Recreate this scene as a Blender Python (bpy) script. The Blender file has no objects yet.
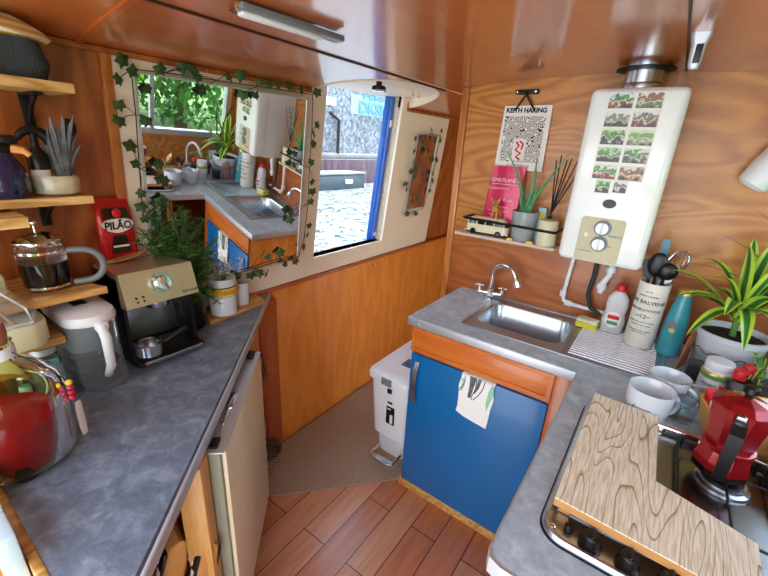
import bpy, bmesh, math, random
from mathutils import Vector, Matrix, Euler
R_=random.Random(7)
PI=math.pi
SC=bpy.context.scene
COL=SC.collection

# ------------------------------------------------------------------ colours / materials
def lin(h):
    if isinstance(h,str):
        h=h.lstrip('#'); c=[int(h[i:i+2],16)/255 for i in (0,2,4)]
    else: c=list(h)
    return tuple([(x/12.92 if x<=.04045 else ((x+.055)/1.055)**2.4) for x in c])+(1,)
def newmat(name):
    m=bpy.data.materials.new(name); m.use_nodes=True
    nt=m.node_tree; b=nt.nodes['Principled BSDF']; return m,nt,b
def nd(nt,t,**k):
    n=nt.nodes.new(t)
    for a,v in k.items():
        if a in ('inp',):
            for i,x in v.items(): n.inputs[i].default_value=x
        else: setattr(n,a,v)
    return n
def ramp(nt,stops,interp='LINEAR'):
    r=nt.nodes.new('ShaderNodeValToRGB'); r.color_ramp.interpolation=interp
    e=r.color_ramp.elements
    while len(e)<len(stops): e.new(.5)
    for i,(p,c) in enumerate(stops): e[i].position=p; e[i].color=lin(c)
    return r
def pmat(name,col,rough=.5,metal=0,coat=0,trans=0,ior=1.45,alpha=1,col2=None,nscale=20,bump=0,bscale=80,emit=0,stretch=(1,1,1),spec=.5,sheen=0,trn=0):
    m,nt,b=newmat(name); L=nt.links
    b.inputs['Roughness'].default_value=rough; b.inputs['Metallic'].default_value=metal
    b.inputs['Coat Weight'].default_value=coat; b.inputs['Coat Roughness'].default_value=.08
    b.inputs['Transmission Weight'].default_value=trans; b.inputs['IOR'].default_value=ior
    b.inputs['Alpha'].default_value=alpha; b.inputs['Specular IOR Level'].default_value=spec
    b.inputs['Sheen Weight'].default_value=sheen
    b.inputs['Base Color'].default_value=lin(col)
    tc=nd(nt,'ShaderNodeTexCoord'); mp=nd(nt,'ShaderNodeMapping'); mp.inputs['Scale'].default_value=stretch
    L.new(tc.outputs['Object'],mp.inputs['Vector'])
    if col2:
        n=nd(nt,'ShaderNodeTexNoise',inp={'Scale':nscale,'Detail':6,'Roughness':.6}); L.new(mp.outputs[0],n.inputs['Vector'])
        r=ramp(nt,[(.35,col),(.65,col2)]); L.new(n.outputs['Fac'],r.inputs['Fac']); L.new(r.outputs['Color'],b.inputs['Base Color'])
    if bump:
        n=nd(nt,'ShaderNodeTexNoise',inp={'Scale':bscale,'Detail':3}); L.new(mp.outputs[0],n.inputs['Vector'])
        bp=nd(nt,'ShaderNodeBump',inp={'Strength':bump,'Distance':.01}); L.new(n.outputs['Fac'],bp.inputs['Height']); L.new(bp.outputs[0],b.inputs['Normal'])
    if emit:
        b.inputs['Emission Color'].default_value=lin(col); b.inputs['Emission Strength'].default_value=emit
    return m
def wood(name,c1,c2,stretch=(1,8,8),scale=2.0,rings=9,rough=.35,coat=.3,fine=.5,rot=(0,0,0),contrast=1.,bump=.02,coatr=.12):
    """plywood / plank grain: contour rings of a stretched noise plus fine streaks"""
    m,nt,b=newmat(name); L=nt.links
    tc=nd(nt,'ShaderNodeTexCoord'); mp=nd(nt,'ShaderNodeMapping'); mp.inputs['Scale'].default_value=stretch; mp.inputs['Rotation'].default_value=rot
    L.new(tc.outputs['Object'],mp.inputs['Vector'])
    n=nd(nt,'ShaderNodeTexNoise',inp={'Scale':scale,'Detail':1.5,'Roughness':.45,'Distortion':.3}); L.new(mp.outputs[0],n.inputs['Vector'])
    mu=nd(nt,'ShaderNodeMath',operation='MULTIPLY'); mu.inputs[1].default_value=rings*2*PI; L.new(n.outputs['Fac'],mu.inputs[0])
    sn=nd(nt,'ShaderNodeMath',operation='SINE'); L.new(mu.outputs[0],sn.inputs[0])
    ab=nd(nt,'ShaderNodeMath',operation='MULTIPLY_ADD'); ab.inputs[1].default_value=.5*contrast; ab.inputs[2].default_value=.5; L.new(sn.outputs[0],ab.inputs[0])
    n2=nd(nt,'ShaderNodeTexNoise',inp={'Scale':scale*14,'Detail':4}); L.new(mp.outputs[0],n2.inputs['Vector'])
    mx=nd(nt,'ShaderNodeMix'); mx.inputs[0].default_value=fine; L.new(ab.outputs[0],mx.inputs[2]); L.new(n2.outputs['Fac'],mx.inputs[3])
    r=ramp(nt,[(.2,c1),(.75,c2)]); L.new(mx.outputs[0],r.inputs['Fac']); L.new(r.outputs['Color'],b.inputs['Base Color'])
    b.inputs['Roughness'].default_value=rough; b.inputs['Coat Weight'].default_value=coat; b.inputs['Coat Roughness'].default_value=coatr
    if bump:
        bp=nd(nt,'ShaderNodeBump',inp={'Strength':bump,'Distance':.01}); L.new(mx.outputs[0],bp.inputs['Height']); L.new(bp.outputs[0],b.inputs['Normal'])
    return m

M={}
M['hull']=wood('hull_veneer','#8a4218','#b5652c',(2,6,1.2),1.6,5,.38,.25,.55)
M['lower']=wood('lower_veneer','#cc7424','#ea9640',(2,5,1.),1.6,4,.28,.5,.6,contrast=.6)
M['ceil']=wood('ceiling_veneer','#a3521f','#c06a30',(6,1,6),1.4,3,.4,1,.6,contrast=.5,bump=.012,coatr=.13); M['ceil'].node_tree.nodes['Principled BSDF'].inputs['Coat IOR'].default_value=2.0
M['oak']=wood('oak_ply','#a86428','#cb883f',(1.1,3,4.2),1.5,11,.4,.25,.45,bump=.02,contrast=.8)
M['oakred']=wood('oak_ply_lower','#98501f','#b96a30',(1.1,3,4.2),1.5,8,.4,.25,.5,bump=.02,contrast=.7)
M['post']=wood('post_wood','#a85f28','#cc8340',(5,5,.8),2,5,.35,.4,.6)
M['drawer']=wood('drawer_wood','#b4561c','#cf7430',(1,3,5),2,4,.35,.4,.6,contrast=.6)
M['endpanel']=wood('end_panel_wood','#a04a1c','#b8602a',(4,4,1),2,3,.35,.4,.6,contrast=.5)
M['pine']=wood('pine_trim','#b07a3a','#d8a45c',(6,1,6),3,5,.45,.1,.5)
M['shelf']=wood('shelf_pine','#b08040','#d9b070',(5,1,5),3,6,.5,.05,.5)
M['dark']=pmat('dark_trim','#3a1c10',.5)
M['cream']=pmat('cream_paint','#e8d8c6',.45,col2='#e3d1bc',nscale=4)
M['white']=pmat('white_gloss_enamel','#e8ecea',.18,coat=.6)
M['whitep']=pmat('white_plastic','#e4e6ea',.35)
M['cer']=pmat('white_ceramic','#d2d9e2',.15,coat=.5)
M['blue']=pmat('blue_laminate','#075f9a',.35,coat=.25,col2='#0964a2',nscale=3)
M['black']=pmat('black_plastic','#101012',.35)
M['blackm']=pmat('black_metal','#18181a',.45,metal=.3)
M['steel']=pmat('stainless_steel','#c4ccd6',.27,metal=1,bump=.02,bscale=300)
M['steelb']=pmat('brushed_steel','#ecd8c6',.40,metal=1,bump=.05,bscale=60,stretch=(1,.05,8))
M['chrome']=pmat('chrome','#e6e8ea',.06,metal=1)
M['alu']=pmat('aluminium_edge','#c6cad0',.5,metal=.75)
M['red']=pmat('red_enamel','#9c1420',.22,metal=.45,coat=.6)
M['redfoil']=pmat('red_foil','#c0121c',.25,metal=.2,coat=.5,bump=.5,bscale=25)
M['magenta']=pmat('magenta_foil','#c40f4e',.3,metal=.15,coat=.3,bump=.25,bscale=25)
M['glass']=pmat('clear_glass','#f4fbfb',.02,trans=1,ior=1.3)
M['plclear']=pmat('clear_plastic','#e8f0f6',.06,trans=.88,ior=1.15)
M['smoke']=pmat('smoky_plastic','#aab4c0',.1,trans=.6,ior=1.15)
M['water']=pmat('water_in_jug','#cfdce4',.02,trans=1,ior=1.2)
M['redliq']=pmat('red_cordial','#a01c2c',.08,trans=.35,ior=1.2)
M['reflglass']=pmat('foliage_reflection_glass','#e2e8a0',.03,trans=1,ior=1.3)  # clear demijohn glass; the green foliage's reflection is put into its colour
M['coffee']=pmat('coffee_liquid','#140a06',.1,coat=.5)
M['grey']=pmat('grey_plastic','#75787c',.4)
M['dgrey']=pmat('dark_grey_fabric','#33383a',.85,bump=.3,bscale=200)
M['pot']=pmat('grey_glazed_pot','#9aa6a8',.3,coat=.3)
M['teal']=None
M['soil']=pmat('potting_soil','#241811',.95,bump=1,bscale=90)
M['leafd']=pmat('ivy_leaf','#27401f',.45,col2='#3b5a2c',nscale=30)
M['stem']=pmat('ivy_stem','#3a2f1c',.7)
M['fern']=pmat('fern_green','#2f5226',.6,col2='#4c7c38',nscale=14)
M['fernl']=pmat('fern_light','#5c9040',.6)
M['leafy']=pmat('leaf_yellow_green','#b9d84a',.4,coat=.2)
M['leafg']=pmat('leaf_dark_green','#2f7030',.4,coat=.2)
M['aloe']=pmat('aloe_green','#3f8050',.4,col2='#62a068',nscale=40)
M['tan']=pmat('tan_plush_plastic','#c98a48',.5)
M['paper']=pmat('white_paper','#e9e6e1',.7)
M['kraft']=pmat('brown_paper','#c08a4c',.8,bump=.4,bscale=30)
M['yellow']=pmat('yellow_plastic','#d8c23a',.5)
M['sponge']=pmat('sponge_yellow','#e5d64a',.9,bump=.6,bscale=200)
M['spongew']=pmat('sponge_pale','#e8e6c4',.9,bump=.6,bscale=200)
M['redcap']=pmat('red_cap','#d21e28',.35)
M['greenp']=pmat('green_print','#3f9a6a',.6)
M['mint']=pmat('mint_print','#8fc8a4',.8)
M['soap']=pmat('washing_up_liquid','#f0f3f6',.12,trans=.35,ior=1.3)
M['gold']=pmat('gold_cap','#c9b25a',.35,metal=.7)
M['navy']=pmat('dark_blue_glass','#141c46',.08,coat=1)
M['marble']=pmat('marbled_ceramic','#d8cfae',.2,coat=.5,col2='#8e8c80',nscale=12)
M['paleblue']=pmat('pale_blue_paint','#c3d6dc',.5)
M['fruit']=pmat('orange_fruit_print','#e08a20',.35,coat=.3)
M['terra']=pmat('wicker_copper','#a86a4a',.7)
M['creamp']=pmat('cream_plastic','#ddd6b4',.35)
M['beige']=pmat('beige_panel','#bcb694',.4)
M['hatchblue']=pmat('hatch_blue_paint','#1f5fc0',.4,coat=.3)
M['orangebowl']=pmat('orange_bowl','#c07a34',.4)
M['ltblue']=pmat('light_blue_card','#9cc8d8',.6)
M['dust']=pmat('dusty_grey','#77787a',.8,col2='#3a3a3c',nscale=30)

def worktop_mat(name,c1,c2,c3):
    m,nt,b=newmat(name); L=nt.links
    tc=nd(nt,'ShaderNodeTexCoord')
    n=nd(nt,'ShaderNodeTexNoise',inp={'Scale':20,'Detail':8,'Roughness':.72,'Distortion':.5}); L.new(tc.outputs['Object'],n.inputs['Vector'])
    r=ramp(nt,[(.3,c1),(.5,c2),(.7,c3)]); L.new(n.outputs['Fac'],r.inputs['Fac']); L.new(r.outputs['Color'],b.inputs['Base Color'])
    b.inputs['Roughness'].default_value=.33; b.inputs['Coat Weight'].default_value=.25; b.inputs['Coat Roughness'].default_value=.25
    return m
M['workL']=worktop_mat('slate_laminate','#555d6a','#707b8b','#9aa5b4')
M['workR']=worktop_mat('grey_laminate','#8fa2b4','#aebfce','#d2dfe8')

# teal flask gradient is its glaze
def flask_mat():
    m,nt,b=newmat('teal_enamel'); L=nt.links
    tc=nd(nt,'ShaderNodeTexCoord'); n=nd(nt,'ShaderNodeTexNoise',inp={'Scale':6,'Detail':2}); L.new(tc.outputs['Object'],n.inputs['Vector'])
    r=ramp(nt,[(.4,'#2f97a0'),(.6,'#49a8c0')]); L.new(n.outputs['Fac'],r.inputs['Fac']); L.new(r.outputs[0],b.inputs['Base Color'])
    b.inputs['Roughness'].default_value=.3; b.inputs['Coat Weight'].default_value=.4
    return m
M['teal']=flask_mat()

def floor_mat():
    m,nt,b=newmat('floor_boards'); L=nt.links
    tc=nd(nt,'ShaderNodeTexCoord'); mp=nd(nt,'ShaderNodeMapping'); mp.inputs['Rotation'].default_value=(0,0,-PI/2); mp.inputs['Location'].default_value=(.33,.081,0)
    L.new(tc.outputs['Object'],mp.inputs['Vector'])
    br=nd(nt,'ShaderNodeTexBrick',offset=.37,offset_frequency=2,inp={'Scale':1,'Mortar Size':.0022,'Mortar Smooth':.1,'Bias':0,'Brick Width':.80,'Row Height':.118})
    br.inputs['Color1'].default_value=lin('#c4703e'); br.inputs['Color2'].default_value=lin('#dc9a70'); br.inputs['Mortar'].default_value=lin('#3a1a10')
    L.new(mp.outputs[0],br.inputs['Vector'])
    mp2=nd(nt,'ShaderNodeMapping'); mp2.inputs['Scale'].default_value=(1.2,14,1); L.new(mp.outputs[0],mp2.inputs['Vector'])
    n=nd(nt,'ShaderNodeTexNoise',inp={'Scale':3,'Detail':6,'Distortion':.4}); L.new(mp2.outputs[0],n.inputs['Vector'])
    mx=nd(nt,'ShaderNodeMix',data_type='RGBA',blend_type='MULTIPLY'); mx.inputs[0].default_value=.45
    r=ramp(nt,[(.3,'#b08878'),(.7,'#ffffff')]); L.new(n.outputs['Fac'],r.inputs['Fac'])
    L.new(br.outputs['Color'],mx.inputs[6]); L.new(r.outputs[0],mx.inputs[7]); L.new(mx.outputs[2],b.inputs['Base Color'])
    b.inputs['Roughness'].default_value=.34; b.inputs['Coat Weight'].default_value=.5; b.inputs['Coat Roughness'].default_value=.2
    bp=nd(nt,'ShaderNodeBump',inp={'Strength':.3,'Distance':.003}); bp.invert=True; L.new(br.outputs['Fac'],bp.inputs['Height']); L.new(bp.outputs[0],b.inputs['Normal'])
    return m
M['floor']=floor_mat()

def rug_mat():
    m,nt,b=newmat('herringbone_weave'); L=nt.links
    tc=nd(nt,'ShaderNodeTexCoord'); mp=nd(nt,'ShaderNodeMapping'); mp.inputs['Rotation'].default_value=(0,0,math.radians(47)); L.new(tc.outputs['Object'],mp.inputs['Vector'])
    sp=nd(nt,'ShaderNodeSeparateXYZ'); L.new(mp.outputs[0],sp.inputs[0])
    def mth(op,a,bb=None,c=None):
        n=nd(nt,'ShaderNodeMath',operation=op)
        for i,x in enumerate((a,bb,c)):
            if x is None: continue
            if isinstance(x,(int,float)): n.inputs[i].default_value=x
            else: L.new(x,n.inputs[i])
        return n.outputs[0]
    zig=mth('PINGPONG',sp.outputs[0],.016)
    v=mth('ADD',sp.outputs[1],zig)
    s=mth('SINE',mth('MULTIPLY',v,2*PI/.011))
    f=mth('MULTIPLY_ADD',s,.5,.5)
    n=nd(nt,'ShaderNodeTexNoise',inp={'Scale':220,'Detail':2}); L.new(tc.outputs['Object'],n.inputs['Vector'])
    f2=mth('ADD',mth('MULTIPLY',f,.6),mth('MULTIPLY',n.outputs['Fac'],.45))
    r=ramp(nt,[(.3,'#7c6350'),(.75,'#c9b098')]); L.new(f2,r.inputs['Fac']); L.new(r.outputs[0],b.inputs['Base Color'])
    b.inputs['Roughness'].default_value=.95
    bp=nd(nt,'ShaderNodeBump',inp={'Strength':.5,'Distance':.003}); L.new(f2,bp.inputs['Height']); L.new(bp.outputs[0],b.inputs['Normal'])
    return m
M['rug']=rug_mat()

def board_mat():
    m,nt,b=newmat('pale_paulownia_board'); L=nt.links
    tc=nd(nt,'ShaderNodeTexCoord'); mp=nd(nt,'ShaderNodeMapping'); mp.inputs['Scale'].default_value=(8,1.0,1); mp.inputs['Rotation'].default_value=(0,0,.10)
    L.new(tc.outputs['Object'],mp.inputs['Vector'])
    n=nd(nt,'ShaderNodeTexNoise',inp={'Scale':1.9,'Detail':1,'Roughness':.4,'Distortion':.4}); L.new(mp.outputs[0],n.inputs['Vector'])
    mu=nd(nt,'ShaderNodeMath',operation='MULTIPLY'); mu.inputs[1].default_value=13; L.new(n.outputs['Fac'],mu.inputs[0])
    fr=nd(nt,'ShaderNodeMath',operation='FRACT'); L.new(mu.outputs[0],fr.inputs[0])
    r=ramp(nt,[(0,'#8a7a60'),(.07,'#c4b698'),(.16,'#f4ecd8'),(1,'#faf3e2')]); L.new(fr.outputs[0],r.inputs['Fac'])
    mp2=nd(nt,'ShaderNodeMapping'); mp2.inputs['Scale'].default_value=(60,5,1); L.new(tc.outputs['Object'],mp2.inputs['Vector'])
    n2=nd(nt,'ShaderNodeTexNoise',inp={'Scale':4,'Detail':3}); L.new(mp2.outputs[0],n2.inputs['Vector'])
    r2=ramp(nt,[(.35,'#d0c4ac'),(.6,'#ffffff')]); L.new(n2.outputs['Fac'],r2.inputs['Fac'])
    mx=nd(nt,'ShaderNodeMix',data_type='RGBA',blend_type='MULTIPLY'); mx.inputs[0].default_value=.7
    L.new(r.outputs[0],mx.inputs[6]); L.new(r2.outputs[0],mx.inputs[7]); L.new(mx.outputs[2],b.inputs['Base Color'])
    b.inputs['Roughness'].default_value=.5
    return m
M['board']=board_mat()
M['boardedge']=pmat('board_edge','#c08a50',.6)

def basket_mat():
    m,nt,b=newmat('woven_wicker'); L=nt.links
    tc=nd(nt,'ShaderNodeTexCoord'); ck=nd(nt,'ShaderNodeTexChecker',inp={'Scale':110}); L.new(tc.outputs['Object'],ck.inputs['Vector'])
    ck.inputs['Color1'].default_value=lin('#8a7258'); ck.inputs['Color2'].default_value=lin('#3a2a20'); L.new(ck.outputs[0],b.inputs['Base Color'])
    b.inputs['Roughness'].default_value=.8; return m
M['wicker']=basket_mat()
def stripes(name,ca,cb,per,axis=2,sharp='CONSTANT'):
    m,nt,b=newmat(name); L=nt.links
    tc=nd(nt,'ShaderNodeTexCoord'); sp=nd(nt,'ShaderNodeSeparateXYZ'); L.new(tc.outputs['Object'],sp.inputs[0])
    mu=nd(nt,'ShaderNodeMath',operation='MULTIPLY'); mu.inputs[1].default_value=1/per; L.new(sp.outputs[axis],mu.inputs[0])
    fr=nd(nt,'ShaderNodeMath',operation='FRACT'); L.new(mu.outputs[0],fr.inputs[0])
    r=ramp(nt,[(0,ca),(.5,cb)],sharp); L.new(fr.outputs[0],r.inputs['Fac']); L.new(r.outputs[0],b.inputs['Base Color']); b.inputs['Roughness'].default_value=.8
    return m
M['stripe']=stripes('yellow_white_stripes','#e0b040','#ece4cc',.016)
M['towel2']=stripes('blue_white_stripes','#2f4a8a','#dfe4ee',.012,0)
def photo_mat(name,sky,mid,low,seed):
    """tiny landscape print: pale top band, leafy middle, dark boat band"""
    m,nt,b=newmat(name); L=nt.links
    tc=nd(nt,'ShaderNodeTexCoord'); sp=nd(nt,'ShaderNodeSeparateXYZ'); L.new(tc.outputs['Generated'],sp.inputs[0])
    n=nd(nt,'ShaderNodeTexNoise',inp={'Scale':60,'Detail':4}); mp=nd(nt,'ShaderNodeMapping'); mp.inputs['Location'].default_value=(seed*3.1,seed*1.7,seed)
    L.new(tc.outputs['Object'],mp.inputs[0]); L.new(mp.outputs[0],n.inputs['Vector'])
    a=nd(nt,'ShaderNodeMath',operation='MULTIPLY_ADD'); a.inputs[1].default_value=1.5; L.new(n.outputs['Fac'],a.inputs[0]); 
    s=nd(nt,'ShaderNodeMath',operation='SUBTRACT'); L.new(sp.outputs[2],s.inputs[0]); s.inputs[1].default_value=.75; L.new(s.outputs[0],a.inputs[2])
    r=ramp(nt,[(.0,'#2a2a28'),(.28,low),(.45,'#d8d4c8'),(.5,mid),(.72,mid),(.85,sky)]); L.new(a.outputs[0],r.inputs['Fac']); L.new(r.outputs[0],b.inputs['Base Color'])
    b.inputs['Roughness'].default_value=.3
    return m

# ------------------------------------------------------------------ mesh builder
class B:
    def __init__(s): s.bm=bmesh.new(); s.M=Matrix.Identity(4); s.mi=0; s.sm=True
    def _fin(s,verts,faces=None):
        for v in verts: v.co=s.M@v.co
        fs=faces if faces is not None else {f for v in verts for f in v.link_faces}
        for f in fs: f.material_index=s.mi; f.smooth=s.sm
        return s
    def box(s,c,d,bev=0,seg=2,smooth=False,rz=0):
        r=bmesh.ops.create_cube(s.bm,size=1)['verts']
        for v in r: v.co=Vector((v.co.x*d[0],v.co.y*d[1],v.co.z*d[2]))
        if bev>0:
            es=list({e for v in r for e in v.link_edges})
            g=bmesh.ops.bevel(s.bm,geom=es,offset=min(bev,min(d)*.49),segments=seg,affect='EDGES',profile=.5)
            vs=list({v for f in g['faces'] for v in f.verts}|{v for v in r if v.is_valid})
            allv=set(vs); st=list(vs)
            while st:
                v=st.pop()
                for e in v.link_edges:
                    o=e.other_vert(v)
                    if o not in allv: allv.add(o); st.append(o)
            r=list(allv)
        mt=Matrix.Translation(c)@Matrix.Rotation(rz,4,'Z')
        for v in r: v.co=mt@v.co
        sm=s.sm; s.sm=smooth or bev>0; s._fin(r); s.sm=sm; return s
    def bx(s,x0,x1,y0,y1,z0,z1,bev=0,seg=2): return s.box(((x0+x1)/2,(y0+y1)/2,(z0+z1)/2),(abs(x1-x0),abs(y1-y0),abs(z1-z0)),bev,seg)
    def loft(s,loops,cap0=True,cap1=True,closed=True):
        vl=[[s.bm.verts.new(Vector(p)) for p in lp] for lp in loops]; fs=[]
        n=len(vl[0])
        for a,b in zip(vl,vl[1:]):
            for i in range(n if closed else n-1):
                j=(i+1)%n
                try: fs.append(s.bm.faces.new((a[i],a[j],b[j],b[i])))
                except ValueError: pass
        if cap0 and n>2: fs.append(s.bm.faces.new(vl[0][::-1]))
        if cap1 and n>2: fs.append(s.bm.faces.new(vl[-1]))
        s._fin([v for l in vl for v in l],fs); return s
    def lathe(s,prof,c=(0,0,0),n=28,sx=1,sy=1,cap=True,axis=None):
        """prof: list of (r,z)"""
        L=[]
        for r,z in prof:
            r=max(r,1e-5); L.append([(c[0]+r*sx*math.cos(2*PI*i/n),c[1]+r*sy*math.sin(2*PI*i/n),c[2]+z) for i in range(n)])
        return s.loft(L,cap,cap)
    def cyl(s,p0,p1,r0,r1=None,n=16,cap=True):
        r1=r0 if r1 is None else r1
        return s.tube([p0,p1],[r0,r1],n,cap)
    def tube(s,pts,r,n=8,cap=True,closed=False):
        pts=[Vector(p) for p in pts]; k=len(pts)
        rr=r if isinstance(r,(list,tuple)) else [r]*k
        L=[];up=None
        for i,p in enumerate(pts):
            if closed: t=pts[(i+1)%k]-pts[i-1]
            else: t=(pts[min(i+1,k-1)]-pts[max(i-1,0)])
            t.normalize()
            if up is None:
                up=Vector((0,0,1)) if abs(t.z)<.9 else Vector((1,0,0))
            a=t.cross(up); 
            if a.length<1e-5: a=t.orthogonal()
            a.normalize(); b=a.cross(t).normalized(); up=b
            L.append([p+rr[i]*(math.cos(2*PI*j/n)*a+math.sin(2*PI*j/n)*b) for j in range(n)])
        if closed: L.append(L[0]); return s.loft(L,False,False)
        return s.loft(L,cap,cap)
    def prism(s,poly,z0,z1,f=None):
        f=f or (lambda x,y,z:(x,y,z)); sm=s.sm; s.sm=False
        s.loft([[f(x,y,z0) for x,y in poly],[f(x,y,z1) for x,y in poly]]); s.sm=sm; return s
    def sph(s,c,r,n=14,sc=(1,1,1)):
        v=bmesh.ops.create_uvsphere(s.bm,u_segments=n,v_segments=max(6,n//2+1),radius=1)['verts']
        for x in v: x.co=Vector((c[0]+x.co.x*r*sc[0],c[1]+x.co.y*r*sc[1],c[2]+x.co.z*r*sc[2]))
        return s._fin(v)
    def quad(s,*p):
        v=[s.bm.verts.new(Vector(q)) for q in p]; f=s.bm.faces.new(v); return s._fin(v,[f])
    def holed(s,ax,p0,p1,lo,hi,hlo,hhi):
        """slab with a rectangular hole. ax = thickness axis; lo/hi/hlo/hhi 2D in remaining axes"""
        def b(l,h):
            if h[0]-l[0]<1e-6 or h[1]-l[1]<1e-6: return
            if ax==0: s.bx(p0,p1,l[0],h[0],l[1],h[1])
            elif ax==1: s.bx(l[0],h[0],p0,p1,l[1],h[1])
            else: s.bx(l[0],h[0],l[1],h[1],p0,p1)
        b(lo,(hlo[0],hi[1])); b((hhi[0],lo[1]),hi); b((hlo[0],lo[1]),(hhi[0],hlo[1])); b((hlo[0],hhi[1]),(hhi[0],hi[1])); return s
def sh(n):
    """auto smooth by angle"""
    return n
def rrect(cx,cy,w,h,r,z,n=5):
    P=[]
    for (sx,sy,a0) in ((1,1,0),(-1,1,90),(-1,-1,180),(1,-1,270)):
        for i in range(n+1):
            a=math.radians(a0+90*i/n); P.append((cx+sx*(w/2-r)+r*math.cos(a),cy+sy*(h/2-r)+r*math.sin(a),z))
    return P
def build(name,b,mats,parent=None,origin=None,smooth_angle=40):
    bm=b.bm; bmesh.ops.recalc_face_normals(bm,faces=bm.faces) if not getattr(b,'norecalc',False) else None
    me=bpy.data.meshes.new(name)
    if parent is not None: off=parent.matrix_world.translation if parent.parent is None else parent['_o']
    else:
        xs=[v.co for v in bm.verts]
        off=Vector(origin) if origin else Vector(((min(v.x for v in xs)+max(v.x for v in xs))/2,(min(v.y for v in xs)+max(v.y for v in xs))/2,min(v.z for v in xs)))
    off=Vector(off)
    for v in bm.verts: v.co-=off
    for e in bm.edges:
        if len(e.link_faces)==2 and e.calc_face_angle(0)>math.radians(smooth_angle): e.smooth=False
    bm.to_mesh(me); bm.free()
    for m in (mats if isinstance(mats,(list,tuple)) else [mats]): me.materials.append(M[m] if isinstance(m,str) else m)
    o=bpy.data.objects.new(name,me); COL.objects.link(o)
    if parent is not None:
        o.parent=parent; ABS[o.name]=off
        if parent.parent is None: pass
    else: o.location=off; ABS[o.name]=off
    return o
ABS={}
def build_(name,b,mats,parent=None,**k):
    return build(name,b,mats,parent,**k)
def tag(o,label,cat,group=None,kind=None):
    o['label']=label; o['category']=cat
    if group:o['group']=group
    if kind:o['kind']=kind
    return o
def thing(name,loc,label,cat,group=None):
    o=bpy.data.objects.new(name,None); COL.objects.link(o); o.location=loc; o.empty_display_size=.05
    ABS[o.name]=Vector(loc); return tag(o,label,cat,group)
def part(name,b,mats,parent,label=None,**k):
    """world-authored mesh under parent (thing or part)"""
    bm=b.bm; off=ABS[parent.name]
    me=bpy.data.meshes.new(name)
    bmesh.ops.recalc_face_normals(bm,faces=bm.faces)
    for v in bm.verts: v.co-=off
    for e in bm.edges:
        if len(e.link_faces)==2 and e.calc_face_angle(0)>math.radians(40): e.smooth=False
    bm.to_mesh(me); bm.free()
    for m in (mats if isinstance(mats,(list,tuple)) else [mats]): me.materials.append(M[m] if isinstance(m,str) else m)
    o=bpy.data.objects.new(name,me); COL.objects.link(o); o.parent=parent; ABS[o.name]=off.copy()
    if label:o['label']=label
    return o
def solo(name,b,mats,label,cat,group=None,kind=None,origin=None):
    return tag(build(name,b,mats,None,origin),label,cat,group,kind)
def struct(name,b,mats,label=None,parent=None):
    o=build(name,b,mats,parent) if parent is None else part(name,b,mats,parent)
    if parent is None: o['kind']='structure'
    if label:o['label']=label
    return o
def text(name,body,size,mat,parent,loc,xdir,updir,ext=.0006,align='CENTER',xs=1.0,bold=0):
    cu=bpy.data.curves.new(name,'FONT'); cu.body=body; cu.size=size; cu.extrude=ext; cu.offset=bold*size; cu.align_x=align; cu.align_y='CENTER'
    t=bpy.data.objects.new('t',cu); COL.objects.link(t)
    bpy.context.view_layer.update()
    me=bpy.data.meshes.new_from_object(t.evaluated_get(bpy.context.evaluated_depsgraph_get()))
    bpy.data.objects.remove(t)
    x=Vector(xdir).normalized(); u=Vector(updir); u=(u-u.dot(x)*x).normalized(); z=x.cross(u)
    mt=Matrix(((x.x,u.x,z.x,0),(x.y,u.y,z.y,0),(x.z,u.z,z.z,0),(0,0,0,1)))
    mt=Matrix.Translation(Vector(loc)-ABS[parent.name])@mt@Matrix.Diagonal((xs,1,1,1))
    me.transform(mt); me.materials.clear(); me.materials.append(M[mat] if isinstance(mat,str) else mat)
    me.name=name
    o=bpy.data.objects.new(name,me); COL.objects.link(o); o.parent=parent; ABS[o.name]=ABS[parent.name].copy(); return o
def wrap_text(name,body,size,mat,parent,c,r,zc,ang,ext=.0005,xs=1.):
    """lettering bent round a vertical cylinder of radius r"""
    o=text(name,body,size,mat,parent,ABS[parent.name],(1,0,0),(0,0,1),ext,xs=xs)
    off=Vector(c)-ABS[parent.name]
    for v in o.data.vertices:
        a=ang+v.co.x/r; rad=r+.0008-v.co.y*1.0
        v.co=Vector((off.x+rad*math.cos(a),off.y+rad*math.sin(a),off.z+zc+v.co.z))
    return o
def copy_tree(o,parent=None):
    c=o.copy(); COL.objects.link(c); c.parent=parent
    for ch in list(o.children): copy_tree(ch,c)
    return c
def bez(p0,p1,p2,n=10):
    p0,p1,p2=map(Vector,(p0,p1,p2))
    return [p0*(1-t)**2+p1*2*t*(1-t)+p2*t*t for t in [i/n for i in range(n+1)]]
def arc(c,r,a0,a1,u,v,n=14):
    c,u,v=map(Vector,(c,u,v)); return [c+r*(math.cos(a0+(a1-a0)*i/n)*u+math.sin(a0+(a1-a0)*i/n)*v) for i in range(n+1)]

# ================================================================== SETTING
T7=math.tan(math.radians(7)); HX=-1.39
def HM(off=0): # shear: x is depth from the cream face
    m=Matrix.Identity(4); m[0][2]=T7; m[0][3]=HX-.9*T7+off; return m
def hp(y,z,off=0): return Vector((HX+(z-.9)*T7+off,y,z))
SX=.60
def SM():
    m=Matrix.Identity(4); m[0][2]=-T7; m[0][3]=SX+.9*T7; return m
def cz(x): return 1.845-.09*(x+.3)**2
WY0,WY1,WZ0,WZ1=1.33,1.91,1.008,1.812

b=B(); b.bx(-1.45,.62,-.40,3.3,-.03,0); struct('floor',b,'floor')
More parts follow.
